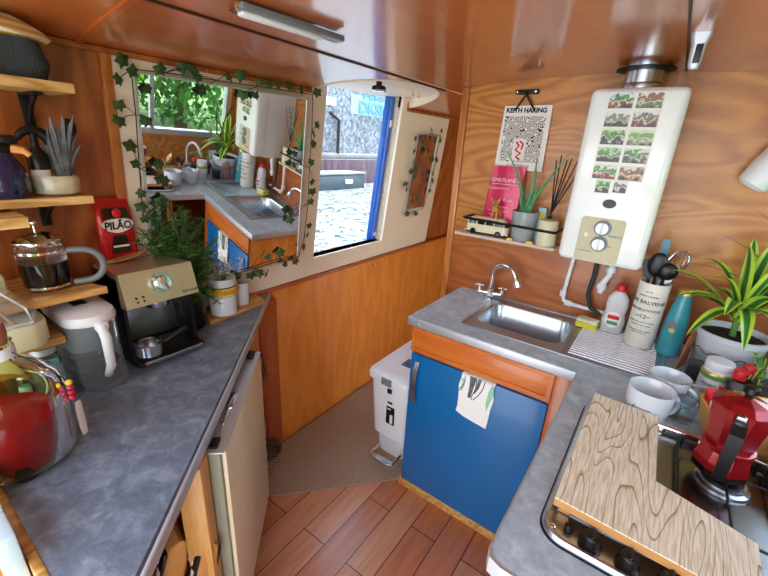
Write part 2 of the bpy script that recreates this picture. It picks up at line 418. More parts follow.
# port hull side
b=B(); b.M=HM(-.014); b.holed(0,-.06,0,(-.40,.90),(3.3,1.812),(WY0,WZ0),(WY1,WZ1)); struct('wall_port',b,'hull')
b=B(); b.bx(-1.44,-1.40,-.40,3.3,0,.905); struct('wall_port_lower',b,'lower')
b=B(); b.bx(-1.405,-1.372,-.40,3.3,.897,.912,.004); struct('trim_1',b,'endpanel')
b=B(); b.M=HM(0); b.holed(0,-.014,0,(.516,.915),(2.472,1.757),(WY0,WZ0),(WY1,1.757))
b.bx(-.07,-.014,WY0-.006,WY0,WZ0,WZ1); b.bx(-.07,-.014,WY1,WY1+.006,WZ0,WZ1); b.bx(-.07,-.014,WY0,WY1,WZ0-.006,WZ0)
b.bx(-.030,-.001,WY1,1.968,1.757,1.81); b.bx(-.030,-.001,1.235,WY0,1.757,1.81)
struct('trim_2',b,'cream')
b=B(); b.M=HM(0); b.bx(-.014,.004,.490,.516,.915,1.757,.003); struct('trim_3',b,'post')
# forward end wall of the passage
b=B(); b.bx(-1.45,.62,3.3,3.33,0,1.85); struct('wall_bow',b,'hull')
# bulkhead
def bulk_poly(x0,x1,z0,n=14):
    top=[(x0+(x1-x0)*i/n,cz(x0+(x1-x0)*i/n)) for i in range(n+1)]
    return [(x0,z0)]+[(x1,z0)]+top[::-1]
b=B(); b.prism(bulk_poly(-.835,.62,1.163),1.77,1.80,lambda x,y,z:(x,z,y)); struct('wall_bulkhead',b,'oak')
b=B(); b.bx(-.835,.62,1.772,1.80,0,1.163); struct('wall_bulkhead_lower',b,'oakred')
b=B(); b.bx(-.865,-.832,1.755,1.815,0,cz(-.85),.004); b.bx(-.832,.62,1.764,1.774,1.158,1.166,.002); struct('trim_4',b,'post')
# starboard side with window
VY0,VY1,VZ0,VZ1=.62,1.70,1.13,1.64
b=B(); b.M=SM(); b.holed(0,0,.05,(-.40,.90),(1.9,1.80),(VY0,VZ0),(VY1,VZ1)); struct('wall_starboard',b,'oak')
b=B(); b.bx(.60,.64,-.40,1.9,0,.90); struct('wall_starboard_lower',b,'oakred')
b=B(); b.M=SM(); b.holed(0,-.012,.05,(VY0-.025,VZ0-.025),(VY1+.025,VZ1+.025),(VY0+.012,VZ0+.012),(VY1-.012,VZ1-.012)); b.bx(-.006,.03,1.16,1.185,VZ0,VZ1)
w=struct('window_1',b,'alu')
b=B(); b.M=SM(); b.bx(.02,.024,VY0,VY1,VZ0,VZ1); struct('window_glass',b,'glass',parent=w)
# ceiling
b=B(); b.sm=False; n=110; pr=[(-1.36+(1.96)*i/n) for i in range(n+1)]
lo=[(x,cz(x)) for x in pr]; up=[(x,cz(x)+.03) for x in pr[::-1]]
b.loft([[(x,y,z) for x,z in lo+up] for y in (-.40,3.3)]); struct('ceiling',b,'ceil')
def ceil_strip(x0,x1,y0,y1,th,n=12):
    b=B(); xs=[x0+(x1-x0)*i/n for i in range(n+1)]
    b.loft([[(x,y,z) for x,z in [(x,cz(x)-th) for x in xs]+[(x,cz(x)+.004) for x in xs[::-1]]] for y in (y0,y1)]); return b
struct('trim_5',ceil_strip(-1.36,.56,.437,.453,.006),'endpanel')
struct('trim_6',ceil_strip(-.952,-.944,-.40,1.755,.004,2),'dark')
struct('trim_7',ceil_strip(-.062,-.056,.453,1.755,.0015,2),'dark')
b=B(); b.bx(-1.29,-1.278,-.40,3.3,1.742,1.757,.003); struct('trim_8',b,'hull')
# cream arched recess cut into the roof lining over the side hatch
pl=[(1.60-.36*math.cos(PI*i/36), -1.272+.315*math.sin(PI*i/36)) for i in range(37)]+[(1.96,-1.40),(1.24,-1.40)]
b=B(); b.loft([[(x,y,1.70) for y,x in pl],[(x,y,1.90) for y,x in pl]]); cut=build('cutter',b,'cream')
for nm in ('ceiling','trim_8'):
    co_=bpy.data.objects[nm]; md=co_.modifiers.new('cut','BOOLEAN'); md.operation='DIFFERENCE'; md.object=cut; md.solver='EXACT'
    bpy.context.view_layer.update()
    me=bpy.data.meshes.new_from_object(co_.evaluated_get(bpy.context.evaluated_depsgraph_get())); co_.modifiers.clear(); co_.data=me
    for p in me.polygons: p.use_smooth=False
bpy.data.objects.remove(cut)
b=B(); b.bx(-1.42,-.93,1.20,2.00,1.8085,1.822)
ai=[(1.60-.356*math.cos(PI*i/36), -1.272+.311*math.sin(PI*i/36)) for i in range(37)]; ao=[(1.60-.365*math.cos(PI*i/36), -1.272+.320*math.sin(PI*i/36)) for i in range(37)]
b.loft([[(x,y,cz(x)-.003) for y,x in ai],[(x,y,1.809) for y,x in ai],[(x,y,1.809) for y,x in ao],[(x,y,cz(x)-.003) for y,x in ao],[(x,y,cz(x)-.003) for y,x in ai]],False,False,False)
struct('trim_9',b,'cream')
# blue steel side hatch door folded back outside the opening
b=B(); b.M=HM(0)@Matrix.Translation((-.075,1.872,0))@Matrix.Rotation(math.atan2(.82,-.57),4,'Z'); b.bx(0,.5,-.016,.016,WZ0-.02,1.83,.006); 
w=struct('door_1',b,'hatchblue')
b=B(); b.M=HM(0); b.bx(-.066,-.052,1.885,1.909,WZ0-.01,1.81,.006); struct('door_rail',b,'hatchblue',parent=w)
b=B(); b.M=HM(0); b.bx(-.052,-.049,1.888,1.906,1.655,1.69); b.bx(-.052,-.049,1.888,1.906,1.03,1.055); struct('door_hinge_plate',b,'whitep',parent=w)

# ================================================================== OUTSIDE
def water_mat():
    m,nt,b=newmat('canal_water'); L=nt.links
    tc=nd(nt,'ShaderNodeTexCoord')
    n=nd(nt,'ShaderNodeTexNoise',inp={'Scale':7,'Detail':4,'Roughness':.6,'Distortion':1.2}); L.new(tc.outputs['Object'],n.inputs['Vector'])
    bp=nd(nt,'ShaderNodeBump',inp={'Strength':1,'Distance':.06}); L.new(n.outputs['Fac'],bp.inputs['Height']); L.new(bp.outputs[0],b.inputs['Normal'])
    r=ramp(nt,[(.40,'#25323a'),(.56,'#8e9ba2')]); L.new(n.outputs['Fac'],r.inputs['Fac']); L.new(r.outputs[0],b.inputs['Base Color'])  # pale ripples put the bright sky's reflection into the water's base colour
    b.inputs['Roughness'].default_value=.12; return m
b=B(); b.bx(-9.0,-1.46,-30,45,.2,.3); o=struct('canal_water',b,water_mat()); 
def stone_mat():
    m,nt,b=newmat('pebbledash_stone'); L=nt.links
    tc=nd(nt,'ShaderNodeTexCoord')
    n=nd(nt,'ShaderNodeTexNoise',inp={'Scale':9,'Detail':5,'Roughness':.75}); L.new(tc.outputs['Object'],n.inputs['Vector'])
    r=ramp(nt,[(.36,'#3a424a'),(.5,'#666e78'),(.64,'#8c949c')]); L.new(n.outputs['Fac'],r.inputs['Fac']); L.new(r.outputs[0],b.inputs['Base Color'])
    b.inputs['Roughness'].default_value=.9; return m
M['stone']=stone_mat()
M['pile']=pmat('rusty_piling','#5c4850',.8,col2='#6f6068',nscale=3,stretch=(1,1,.3))
M['concrete']=pmat('concrete','#767c80',.8,col2='#60666a',nscale=3)
b=B(); b.bx(-9.6,-9.0,-30,45,-.2,.75); struct('quay_base',b,'concrete')
t=thing('stone_building',(-10.2,12,.7),'tall pebble textured stone building across the canal','building')
b=B(); b.bx(-14,-9.5,-10,40,.7,7.5); part('wall',b,'stone',t)
b=B(); b.bx(-9.5,-9.36,-10,40,1.10,1.28,.03); part('ledge',b,'concrete',t)
b=B(); b.tube([(-9.4,10.25,1.25),(-9.4,10.3,2.3),(-9.42,9.9,2.5)],.05,8); part('drainpipe',b,'blackm',t)
b=B(); b.bx(-9.5,-9.46,9.6,10.2,2.72,2.95,.02); part('vent',b,'whitep',t,'white vent cover')
M['graf']=pmat('pale_blue_spray_paint','#7fa8c0',.8); M['graf2']=pmat('blue_spray_paint','#4f7fa6',.8)
b=B(); b.bx(-9.5,-9.49,11.0,13.7,2.58,3.18); part('painted_patch',b,'graf',t,'pale blue painted graffiti patch')
text('graffiti','DKSMI',.52,'graf2',t,(-9.47,12.35,2.80),(0,1,0),(0,0,1),.01,xs=1.3,bold=.04)
text('graffiti','PEKA',.30,'graf2',t,(-9.47,12.35,3.20),(0,1,0),(0,0,1),.01,xs=2.2,bold=.03)
t=thing('sheet_piling',(-9.2,12,.3),'rusty corrugated sheet piling along the far bank','wall')
b=B(); pts=[]
for i in range(221):
    y=-4+i*.15; pts.append((y,-9.02+(.14 if i%2 else 0)))
b.loft([[(x,y,.25) for y,x in pts]+[(-9.3,pts[-1][0],.25),(-9.3,pts[0][0],.25)],[(x,y,1.1) for y,x in pts]+[(-9.3,pts[-1][0],1.1),(-9.3,pts[0][0],1.1)]]); part('corrugated_sheet',b,'pile',t)
t=thing('floating_pontoon',(-8.2,9.6,.3),'dark floating pontoon moored below the far wall','pontoon')
M['pont']=pmat('dark_pontoon','#2e3c46',.6)
b=B(); b.bx(-8.8,-7.95,5.5,9.95,.28,.72,.04); part('hull',b,'pont',t)
b=B(); b.bx(-8.85,-7.92,5.45,10.0,.72,.78,.02); part('deck',b,'concrete',t)
b=B(); b.box((-7.92,9.15,.52),(.06,.30,.12),.02); part('fender',b,'whitep',t,'white fender')
# starboard bank and its greenery
b=B(); b.bx(1.6,40,-30,45,.1,.5); M['grass']=pmat('bank_grass','#5c7a38',.9,col2='#3f5a28',nscale=6); struct('bank_ground',b,'grass')
M['leafA']=pmat('tree_leaf_light','#8cc04a',.5,col2='#5c9a34',nscale=4); M['leafB']=pmat('tree_leaf_dark','#3c7030',.5,col2='#5a9040',nscale=4)
M['bark']=pmat('bark','#5c4a38',.9)
def tree(loc,hgt,rad,n,label,mat,seed):
    r=random.Random(seed); t=thing('leafy_tree',loc,label,'tree','trees outside the window over the hob')
    b=B(); x,y,z=loc
    b.tube([(x,y,z),(x+.1,y+.05,z+hgt*.4),(x-.05,y,z+hgt*.8)],[.09,.06,.02],7)
    for k in range(7):
        a=r.uniform(0,2*PI); h=r.uniform(.3,.7)*hgt; b.tube([(x,y,z+h),(x+rad*.7*math.cos(a),y+rad*.7*math.sin(a),z+h+.3)],[.03,.008],5)
    part('trunk',b,'bark',t)
    b=B()
    for k in range(n):
        d=Vector((r.gauss(0,1),r.gauss(0,1),r.gauss(0,1))).normalized()*r.uniform(.35,1)**.5
        c=Vector((x+d.x*rad,y+d.y*rad,z+hgt*.52+d.z*hgt*.5)); s=r.uniform(.04,.085)
        q=Euler((r.uniform(0,6),r.uniform(0,6),r.uniform(0,6))).to_matrix()
        b.quad(c+q@Vector((-s,0,0)),c+q@Vector((0,-s*.45,.01)),c+q@Vector((s,0,0)),c+q@Vector((0,s*.45,.01)))
    part('crown',b,mat,t)
tree((3.0,1.0,.5),2.6,1.0,3600,'light green leafy tree nearest the window over the hob','leafA',1)
tree((3.4,2.4,.5),2.8,1.1,3600,'darker leafy tree at the bulkhead end of the window view','leafB',2)
tree((4.3,1.5,.5),4.2,1.6,4200,'taller light green tree behind the nearer two trees','leafA',3)
tree((4.2,3.6,.5),3.4,1.3,3000,'darker leafy tree furthest along the bank towards the bow','leafB',4)

# ================================================================== LEFT SIDE
u=Vector((.678,-.735,0)); nn=Vector((.735,.678,0)); O=Vector((-1.37,1.062,0))
def dg(s,o,z): return O+u*s+nn*o+Vector((0,0,z))
def dbox(b,s0,s1,o0,o1,z0,z1,bev=0):
    c=dg((s0+s1)/2,(o0+o1)/2,(z0+z1)/2)
    b.box(c,(s1-s0,abs(o1-o0),z1-z0),bev,rz=math.atan2(u.y,u.x))
    return b
YN=.048
pe=dg(1.365,0,0)
poly=[(-1.385,1.060),(pe.x-.018,YN),(-1.385,YN)]
t=thing('worktop',(-1.1,.5,.865),'wedge shaped dark slate worktop along the left hull under the mirror','worktop')
b=B(); b.prism(poly,.866,.899); part('slab',b,'workL',t)
b=B(); dbox(b,-.01,1.37,-.013,-.004,.872,.9005,.003); part('edge_strip',b,'alu',t,'bright metal edging strip')
b=B(); b.bx(-1.385,pe.x-.018,YN-.014,YN,.84,.902,.003); part('end_trim',b,'pine',t,'plain wooden end strip')

t=thing('corner_cabinet',(-1.2,.8,0),'open orange wood cabinet holding packets under the dark worktop','cabinet')
b=B(); b.bx(-1.398,-1.372,.985,1.085,.0,.862,.002); part('end_panel',b,'endpanel',t)
M['pinev']=wood('pine_upright','#b87e42','#d8a45c',(6,6,.6),2,4,.45,.1,.6,contrast=.5)
b=B(); dbox(b,.955,1.005,-.06,-.004,.0,.862,.004); part('post',b,'pinev',t)
b=B(); dbox(b,.905,.918,-.52,-.06,.02,.862); part('side_panel',b,'endpanel',t)
b=B(); b.prism([(p.x,p.y) for p in (dg(.918,-.01,0),dg(.918,-.45,0),dg(1.25,-.30,0),dg(1.30,-.01,0))],.47,.484); part('shelf',b,'pine',t)
b=B(); b.bx(-1.395,-1.38,.08,1.0,.02,.862); part('back_panel',b,'lower',t)
b=B(); b.bx(-1.38,-.60,.07,.085,.02,.862); part('side_panel',b,'endpanel',t)
for z in (.60,.24):
    b=B(); b.prism([(-1.385,1.0),(-1.195,.885),(-.99,.66),(-1.385,.60)],z,z+.012); sf=part('shelf',b,'endpanel',t)
    b=B(); b.prism([(-1.37,.985),(-1.20,.88),(-1.02,.68),(-1.37,.62)],z+.012,z+.02); part('liner',b,'wicker',sf,'woven shelf liner')
    b=B(); p0=Vector((-1.385,1.005,z+.02)); p1=Vector((-.97,.64,z+.02)); 
    c=(p0+p1)/2; d=p1-p0; b.box(c,(d.length*.62,.012,.06),.002,rz=math.atan2(d.y,d.x)); part('shelf_lip',b,'endpanel',sf)
t=solo('rattan_tray',(lambda b:b.lathe([(.05,0),(.075,.005),(.082,.05),(.078,.05),(.07,.012),(0,.012)],(-1.15,.80,.26),20))(B()),'wicker','small dark woven bowl on the bottom corner shelf','bowl')

t=thing('fridge',(-.95,.55,.1),'small fridge with a cream front under the dark worktop','fridge')
b=B(); dbox(b,.475,.895,-.42,-.04,.10,.855,.006); part('body',b,'grey',t)
M['fridgefront']=wood('pale_laminate','#cdbf9c','#e0d5b6',(5,5,.5),2,2,.4,.2,.7,contrast=.4,bump=0)
M['gasket']=pmat('grey_green_door_side','#8d8f7c',.5)
b=B(); dbox(b,.468,.945,-.030,.020,.20,.848,.005); dr=part('door',b,'gasket',t)
b=B(); dbox(b,.474,.932,-.0,.030,.205,.842,.003); part('door_panel',b,'fridgefront',dr,'cream laminate door panel')
b=B(); dbox(b,.466,.947,-.030,.029,.848,.853,.001); part('top_strip',b,'alu',dr,'blue grey metal strip along the door top')
b=B(); dbox(b,.715,.79,-.008,.012,.853,.863,.004); dbox(b,.79,.85,-.002,.006,.853,.859,.003); part('latch',b,'chrome',dr)
b=B(); dbox(b,.90,.935,-.008,.012,.853,.861,.003); dbox(b,.475,.52,-.008,.015,.853,.865,.004); part('hinge',b,'blackm',dr)
# packets in the cubby
for i,(x,y,rz,w,hh) in enumerate([(-.805,.245,.75,.12,.17),(-.742,.300,.80,.075,.135)]):
    t=thing('snack_packet',(x,y,.484),['larger brown paper packet with a black label in the left cubby','smaller brown paper packet with a black label beside the wooden post'][i],'packet','packets in the left cubby')
    mt=Matrix.Translation((x,y,.484))@Matrix.Rotation(rz-.9,4,'Z')@Matrix.Rotation(-.25,4,'X')
    b=B(); b.M=mt; b.loft([rrect(0,0,w,.05,.012,0),rrect(0,0,w*1.03,.055,.015,hh*.5),rrect(0,0,w,.045,.012,hh*.88),rrect(0,0,w*1.02,.008,.003,hh)]); part('bag',b,'kraft',t)
    b=B(); b.M=mt; b.box((0,0,hh*.45),(w*.86,.064,hh*.72),.006); part('label',b,'black',t)
    b=B(); b.M=mt; b.box((0,0,hh*.62),(w*.5,.067,hh*.12),.003); b.box((w*.28,0,hh*.35),(w*.16,.067,hh*.3),.002); part('print',b,'paper',t)
    b=B(); b.M=mt; b.box((-w*.2,0,hh*.35),(w*.3,.067,hh*.14),.003); part('print',b,'redcap',t,'red print')

# ---- shelves on the hull
def bracket(b,y,z,depth,h):
    xh=hp(0,z-h*.5,-.013).x
    b.box((xh+.004+T7*0,y,z-h/2),(.006,.022,h),.002); b.box((xh+depth/2,y,z-.004),(depth,.022,.006),.002)
    b.tube([(xh+.003,y,z-h*.85),(xh+depth*.4,y,z-h*.35),(xh+depth*.8,y,z-.006)],.006,6)
def shelf(z,xf,y0,y1,th,label,mat='shelf',cut=0,wav=0):
    xb=hp(0,z,-.012).x
    t=thing('wall_shelf',(xb,(y0+y1)/2,z-th),label,'shelf')
    b=B(); n=10; front=[(xf+wav*math.sin(i*1.7)*.006,y0+(y1-y0)*i/n) for i in range(n+1)]
    b.prism(front+[(xb,y1-cut),(xb,y0)],z-th,z); part('board',b,mat,t)
    b=B(); bracket(b,y1-.055,z-th,abs(xf-xb)*.7,.08); part('bracket',b,'blackm',t); return t
shelf(1.648,-1.15,-.35,.377,.020,'pale pine shelf topmost on the left hull','shelf',0,1)
shelf(1.400,-1.15,-.10,.37,.018,'second pine shelf down carrying the marbled bowl','shelf')
shelf(1.374,-1.075,-.25,.222,.022,'short pale shelf end jutting out nearest the left frame edge','shelf')
shelf(1.165,-1.15,-.10,.36,.018,'brown shelf carrying the glass coffee press','pine',.07)
shelf(1.070,-1.13,-.25,.245,.018,'lowest pale shelf under the cream container','shelf')

# top shelf: pouch and cap
t=thing('storage_basket',(-1.22,.26,1.648),'dark grey cloth basket on the topmost left shelf','basket')
b=B(); b.loft([rrect(-1.225,.19,.13,.30,.04,1.648),rrect(-1.225,.19,.142,.325,.045,1.68),rrect(-1.22,.185,.15,.30,.04,1.722)]); part('body',b,'dgrey',t)
b=B(); b.box((-1.147,.232,1.678),(.006,.02,.035),.002); part('label',b,'tan',t,'tan leather tag')
b=B()
L=[]
for k,(z,w,l) in enumerate([(1.723,.075,.165),(1.733,.083,.175),(1.742,.078,.168),(1.752,.07,.15),(1.764,.055,.12),(1.772,.03,.08)]):
    L.append([(-1.215+w*math.cos(2*PI*i/30)*(1+.05*math.sin(i*2.1)),.19+l*math.sin(2*PI*i/30)*(1+.02*math.sin(i*3)),z+.004*math.sin(i*1.3)) for i in range(30)])
b.loft(L); solo('folded_cloth',b,'stripe','yellow and white striped cloth folded on the dark grey basket','cloth')
# second shelf
t=thing('marbled_bowl',(-1.215,.318,1.400),'round marbled stone bowl on the second left shelf','bowl')
b=B(); b.lathe([(.038,0),(.048,.006),(.050,.04),(.046,.046),(.040,.04),(.0,.02)],(-1.215,.318,1.4),32); part('body',b,'marble',t)
t=thing('black_bottle',(-1.225,.298,1.42),'black pump bottle with a white label standing in the marbled bowl','bottle')
b=B(); b.lathe([(.020,0),(.021,.004),(.021,.068),(.012,.082),(.009,.088),(.009,.098),(0,.098)],(-1.225,.298,1.421),20); part('body',b,'black',t)
b=B(); b.tube(arc((-1.225,.298,1.515),.030,PI*.0,PI*.9,(0,1,0),(0,0,1),8),[.010,.012,.012,.011,.010,.010,.009,.008,.006],10); b.cyl((-1.225,.298,1.50),(-1.225,.300,1.55),.007); part('pump',b,'blackm',t)
b=B(); n=9; L=[]
b.loft([[(-1.225+.0218*math.cos(a),.298+.0218*math.sin(a),z) for a in [math.radians(-75+120*i/n) for i in range(n+1)]] for z in (1.428,1.458)],False,False,False); part('label',b,'paper',t,'white label')
t=thing('feather_brush',(-1.215,.345,1.42),'grey feathery brush standing in the marbled bowl','brush')
b=B()
for i in range(38):
    a=R_.uniform(-.5,.6); l=R_.uniform(.09,.16); s=R_.uniform(-.012,.012)
    p0=Vector((-1.215+s,.338+s*.6,1.425)); p1=p0+Vector((R_.uniform(-.01,.01),a*.02,l*.6)); p2=p0+Vector((R_.uniform(-.01,.02),a*.055+.012,l))
    b.tube(bez(p0,p1,p2,5),[.003,.005,.006,.006,.005,.001],5)
part('bristles',b,'dust',t)
b=B(); b.sph((-1.21,.368,1.555),.016,10,(1,1,1.3)); b.tube([(-1.215,.345,1.51),(-1.21,.366,1.55)],.009,8); part('tip',b,'blackm',t)
t=thing('blue_glass_pot',(-1.2,.225,1.400),'dark blue glass pot with a black lid on the second left shelf','pot')
b=B(); b.lathe([(.040,0),(.046,.01),(.048,.035),(.042,.065),(.028,.09),(.026,.098),(0,.098)],(-1.2,.222,1.400),28); part('body',b,'navy',t)
b=B(); b.lathe([(.029,.0),(.030,.012),(.018,.022),(0,.024)],(-1.2,.222,1.497),20); b.box((-1.19,.245,1.523),(.02,.035,.02),.008); b.sph((-1.2,.205,1.53),.014,10); part('lid',b,'black',t)
b=B(); b.tube([(-1.17,.245,1.505),(-1.16,.262,1.502),(-1.155,.27,1.492)],[.009,.008,.006],8); part('spout',b,'tan',t,'copper coloured spout')

# coffee press
cx_,cy_=-1.235,.262
t=thing('coffee_press',(cx_,cy_,1.165),'glass coffee press with a grey handle on the brown shelf','coffee press')
b=B(); b.lathe([(.040,.004),(.046,.012),(.049,.05),(.049,.105),(.047,.118)],(cx_,cy_,1.165),32,cap=False); part('beaker',b,'glass',t)
b=B(); b.lathe([(.0,.006),(.042,.008),(.0455,.02),(.0465,.06),(.0465,.072),(0,.072)],(cx_,cy_,1.165),28); part('coffee',b,'coffee',t)
b=B(); b.lathe([(.050,.0),(.052,.004),(.052,.010),(.046,.016),(.03,.024),(.006,.028),(0,.028)],(cx_,cy_,1.282),32); b.cyl((cx_,cy_,1.305),(cx_,cy_,1.33),.003); ld=part('lid',b,'chrome',t)
b=B(); b.sph((cx_,cy_,1.334),.008,12); part('knob',b,'chrome',ld)
b=B(); b.lathe([(.0505,0),(.0505,.006),(.0495,.006),(.0495,0)],(cx_,cy_,1.175),28,cap=False); b.lathe([(.0505,0),(.0505,.006),(.0495,.006),(.0495,0)],(cx_,cy_,1.262),28,cap=False); part('frame',b,'chrome',t)
hd=Vector((.45,.9,0)).normalized()
b=B(); P=[Vector((cx_,cy_,1.262))+hd*.052]+arc(Vector((cx_,cy_,1.220))+hd*.082,.042,PI*.5,-PI*.5,hd,(0,0,1),12)+[Vector((cx_,cy_,1.176))+hd*.054]; b.tube(P,.0085,10); part('handle',b,'grey',t)

# cream container on lowest shelf
t=thing('cream_container',(-1.14,.12,1.070),'cream box with a clear curved lid on the lowest left shelf','container')
b=B(); b.loft([rrect(-1.165,.11,.13,.20,.03,1.071),rrect(-1.165,.11,.14,.215,.035,1.085),rrect(-1.165,.11,.14,.215,.035,1.130),rrect(-1.18,.10,.10,.19,.03,1.132)]); part('base',b,'creamp',t)
b=B(); b.loft([rrect(-1.165,.11,.134,.208,.035,1.131),rrect(-1.175,.10,.125,.19,.04,1.175),rrect(-1.19,.075,.10,.14,.04,1.225),rrect(-1.195,.06,.06,.09,.03,1.245)],False,True); ld=part('lid',b,'plclear',t,'clear plastic lid')
b=B(); P=[Vector((-1.099,.03,1.134)),Vector((-1.103,.19,1.134)),Vector((-1.120,.186,1.165)),Vector((-1.150,.140,1.222)),Vector((-1.168,.06,1.246)),Vector((-1.168,.0,1.246))]; b.tube(P,.003,6); b.tube([(-1.103,.19,1.134),(-1.20,.208,1.134)],.003,6); b.tube([(-1.104,.10,1.137),(-1.150,.138,1.222)],.002,6); part('lid_rim',b,'whitep',ld)
b=B(); b.bx(-1.245,-1.215,-.02,.185,1.10,1.225,.03); b.bx(-1.22,-1.105,-.02,.045,1.10,1.20,.025); part('back_hood',b,'creamp',t)
for i in range(4):
    b=B(); b.tube([(-1.14+.006*i,.10+.02*i,1.132),(-1.16+.01*i,.09+.012*i,1.205)],.0035,6); solo('wooden_stick',b,'pine','thin wooden sticks standing inside the cream container','stick','wooden sticks in the cream container')

# water filter jug
jx,jy=-1.215,.305
t=thing('water_filter_jug',(jx,jy,.899),'clear water filter jug with a white lid beside the coffee machine','jug')
b=B(); b.loft([rrect(jx+.015,jy+.005,.215,.100,.045,.901),rrect(jx+.015,jy+.005,.225,.106,.048,.91),rrect(jx,jy,.240,.116,.055,1.09)],True,False); part('body',b,'plclear',t)
b=B(); b.loft([rrect(jx,jy,.185,.080,.038,.905),rrect(jx,jy,.20,.09,.044,.96)]); part('water',b,'water',t)
b=B(); b.loft([rrect(jx-.01,jy,.15,.07,.03,1.0),rrect(jx-.01,jy,.20,.098,.045,1.085)],True,False); part('reservoir',b,'smoke',t,'grey tinted inner funnel')
b=B(); b.loft([rrect(jx,jy,.245,.120,.058,1.088),rrect(jx,jy,.250,.124,.060,1.096),rrect(jx,jy,.240,.116,.056,1.112),rrect(jx,jy,.19,.08,.04,1.118)]); ld=part('lid',b,'whitep',t)
b=B(); b.box((jx+.01,jy,1.119),(.036,.030,.004),.001); part('indicator',b,'black',ld,'black square indicator window')
b=B(); b.box((jx+.124,jy+.008,1.085),(.03,.03,.03),.01); b.tube([(jx+.128,jy+.005,1.09),(jx+.15,jy+.005,1.06),(jx+.146,jy+.005,.98),(jx+.108,jy+.005,.94)],[.011,.012,.011,.009],10); part('handle',b,'whitep',t)
b=B()
b.bx(-1.37,-1.335,.16,.375,.90,1.04,.006); solo('dark_basket',b,'wicker','dark woven box against the hull behind the filter jug','box')
# small jar behind demijohn
t=thing('label_jar',(-1.16,.215,.899),'small glass jar with a pale label behind the red demijohn','jar')
b=B(); b.lathe([(.028,0),(.03,.01),(.03,.12),(.024,.135)],(-1.15,.20,.90),22,cap=False); part('body',b,'glass',t)
b=B(); b.lathe([(.0305,.03),(.0305,.10)],(-1.15,.20,.90),22,cap=False); part('label',b,'ltblue',t)
b=B(); b.lathe([(.026,.134),(.026,.15),(0,.151)],(-1.15,.20,.90),22); part('lid',b,'alu',t)

# demijohn
dx,dy=-.965,.096
t=thing('demijohn',(dx,dy,.899),'big glass demijohn of red drink at the near left of the worktop','bottle')
prof=[(.072,.002),(.090,.012),(.094,.04),(.094,.15),(.084,.185),(.058,.212),(.034,.228),(.028,.238),(.028,.262),(.034,.268)]
b=B(); b.lathe(prof,(dx,dy,.899),40,cap=False); part('glass',b,'reflglass',t)
b=B(); b.lathe([(0,.006),(.070,.007),(.086,.016),(.0905,.042),(.0905,.112),(0,.112)],(dx,dy,.899),40); part('drink',b,'redliq',t,'dark red drink')
b=B(); b.lathe([(.031,.236),(.035,.238),(.035,.256),(.031,.258)],(dx,dy,.899),28,cap=False); part('neck_ring',b,'whitep',t)
b=B(); b.lathe([(.026,.255),(.030,.285),(.028,.305),(0,.306)],(dx,dy,.899),20); part('cork',b,'terra',t,'brown cork stopper')
b=B(); P=[(dx+.025,dy+.025,1.147),(dx+.056,dy+.062,1.108),(dx+.05,dy+.086,1.066)]; b.tube(P,.0012,5); part('string',b,'black',t)
for i,(c_,m_) in enumerate((('yellow',0),('magenta',1),('magenta',2),('magenta',3))):
    b=B(); b.sph((dx+.050-.0005*i,dy+.090,1.058-.0125*i),.0068,12); part('bead',b,c_,t,['yellow bead','pink bead','pink bead','pink bead'][i])
b=B(); b.loft([[(dx+.052+w*.7,dy+.092-w*.4,z),(dx+.052,dy+.098,z),(dx+.052-w*.7,dy+.100+w*.3,z),(dx+.052,dy+.094,z)] for z,w in ((1.01,.004),(.995,.011),(.95,.013),(.925,.004))]); part('tag',b,'paper',t,'white hanging tag')

# espresso machine -------------------------------------------------
t=thing('espresso_machine',(-1.24,.49,.899),'black and steel espresso coffee machine on the dark worktop','coffee machine')
b=B(); b.bx(-1.345,-1.135,.392,.592,.901,.915,.006)            # foot
b.bx(-1.345,-1.27,.394,.590,.91,1.17,.006); b.bx(-1.345,-1.165,.392,.402,.91,1.17,.003); b.bx(-1.345,-1.165,.582,.592,.91,1.17,.003)
b.bx(-1.345,-1.16,.392,.592,1.085,1.165,.006); part('body',b,'black',t)
b=B(); b.loft([[(-1.165,.388,1.088),(-1.165,.596,1.088),(-1.165,.596,1.17),(-1.165,.388,1.17)],[(-1.128,.390,1.092),(-1.128,.594,1.092),(-1.155,.594,1.186),(-1.155,.390,1.186)]]); cp=part('control_panel',b,'steelb',t)
b=B(); b.loft([[(-1.345,.394,1.16),(-1.155,.392,1.165),(-1.155,.592,1.165),(-1.345,.590,1.16)],[(-1.345,.398,1.176),(-1.158,.392,1.186),(-1.158,.592,1.186),(-1.345,.586,1.176)]]); part('cup_tray',b,'steelb',t)
pd=Vector((.96,0,.276)).normalized()
c=Vector((-1.139,.492,1.146))
b=B(); b.cyl(c-pd*.004,c+pd*.004,.030,.030,28); part('dial_ring',b,'steel',cp)
b=B(); b.cyl(c+pd*.002,c+pd*.020,.022,.019,24); b.M=Matrix.Translation(c+pd*.022)@Matrix.Rotation(.5,4,'X'); b.box((0,0,0),(.014,.009,.046),.003); part('dial',b,'chrome',cp)
for (yy,zz) in ((.418,1.118),(.436,1.118),(.420,1.106),(.437,1.106)):
    b=B(); b.cyl((-1.138,yy,zz),(-1.129,yy,zz),.0028,.0028,8); part('indicator_light',b,'black',cp)
text('lettering',"De'Longhi",.012,'black',cp,(-1.1285,.570,1.106),(0,1,0),(0,0,1),.0003)
b=B(); b.bx(-1.275,-1.268,.404,.580,.93,1.085); part('backsplash',b,'steel',t)
b=B(); b.lathe([(.030,0),(.032,.004),(.032,.020),(.026,.026),(0,.026)],(-1.185,.492,1.062),28); part('group_head',b,'steel',t)
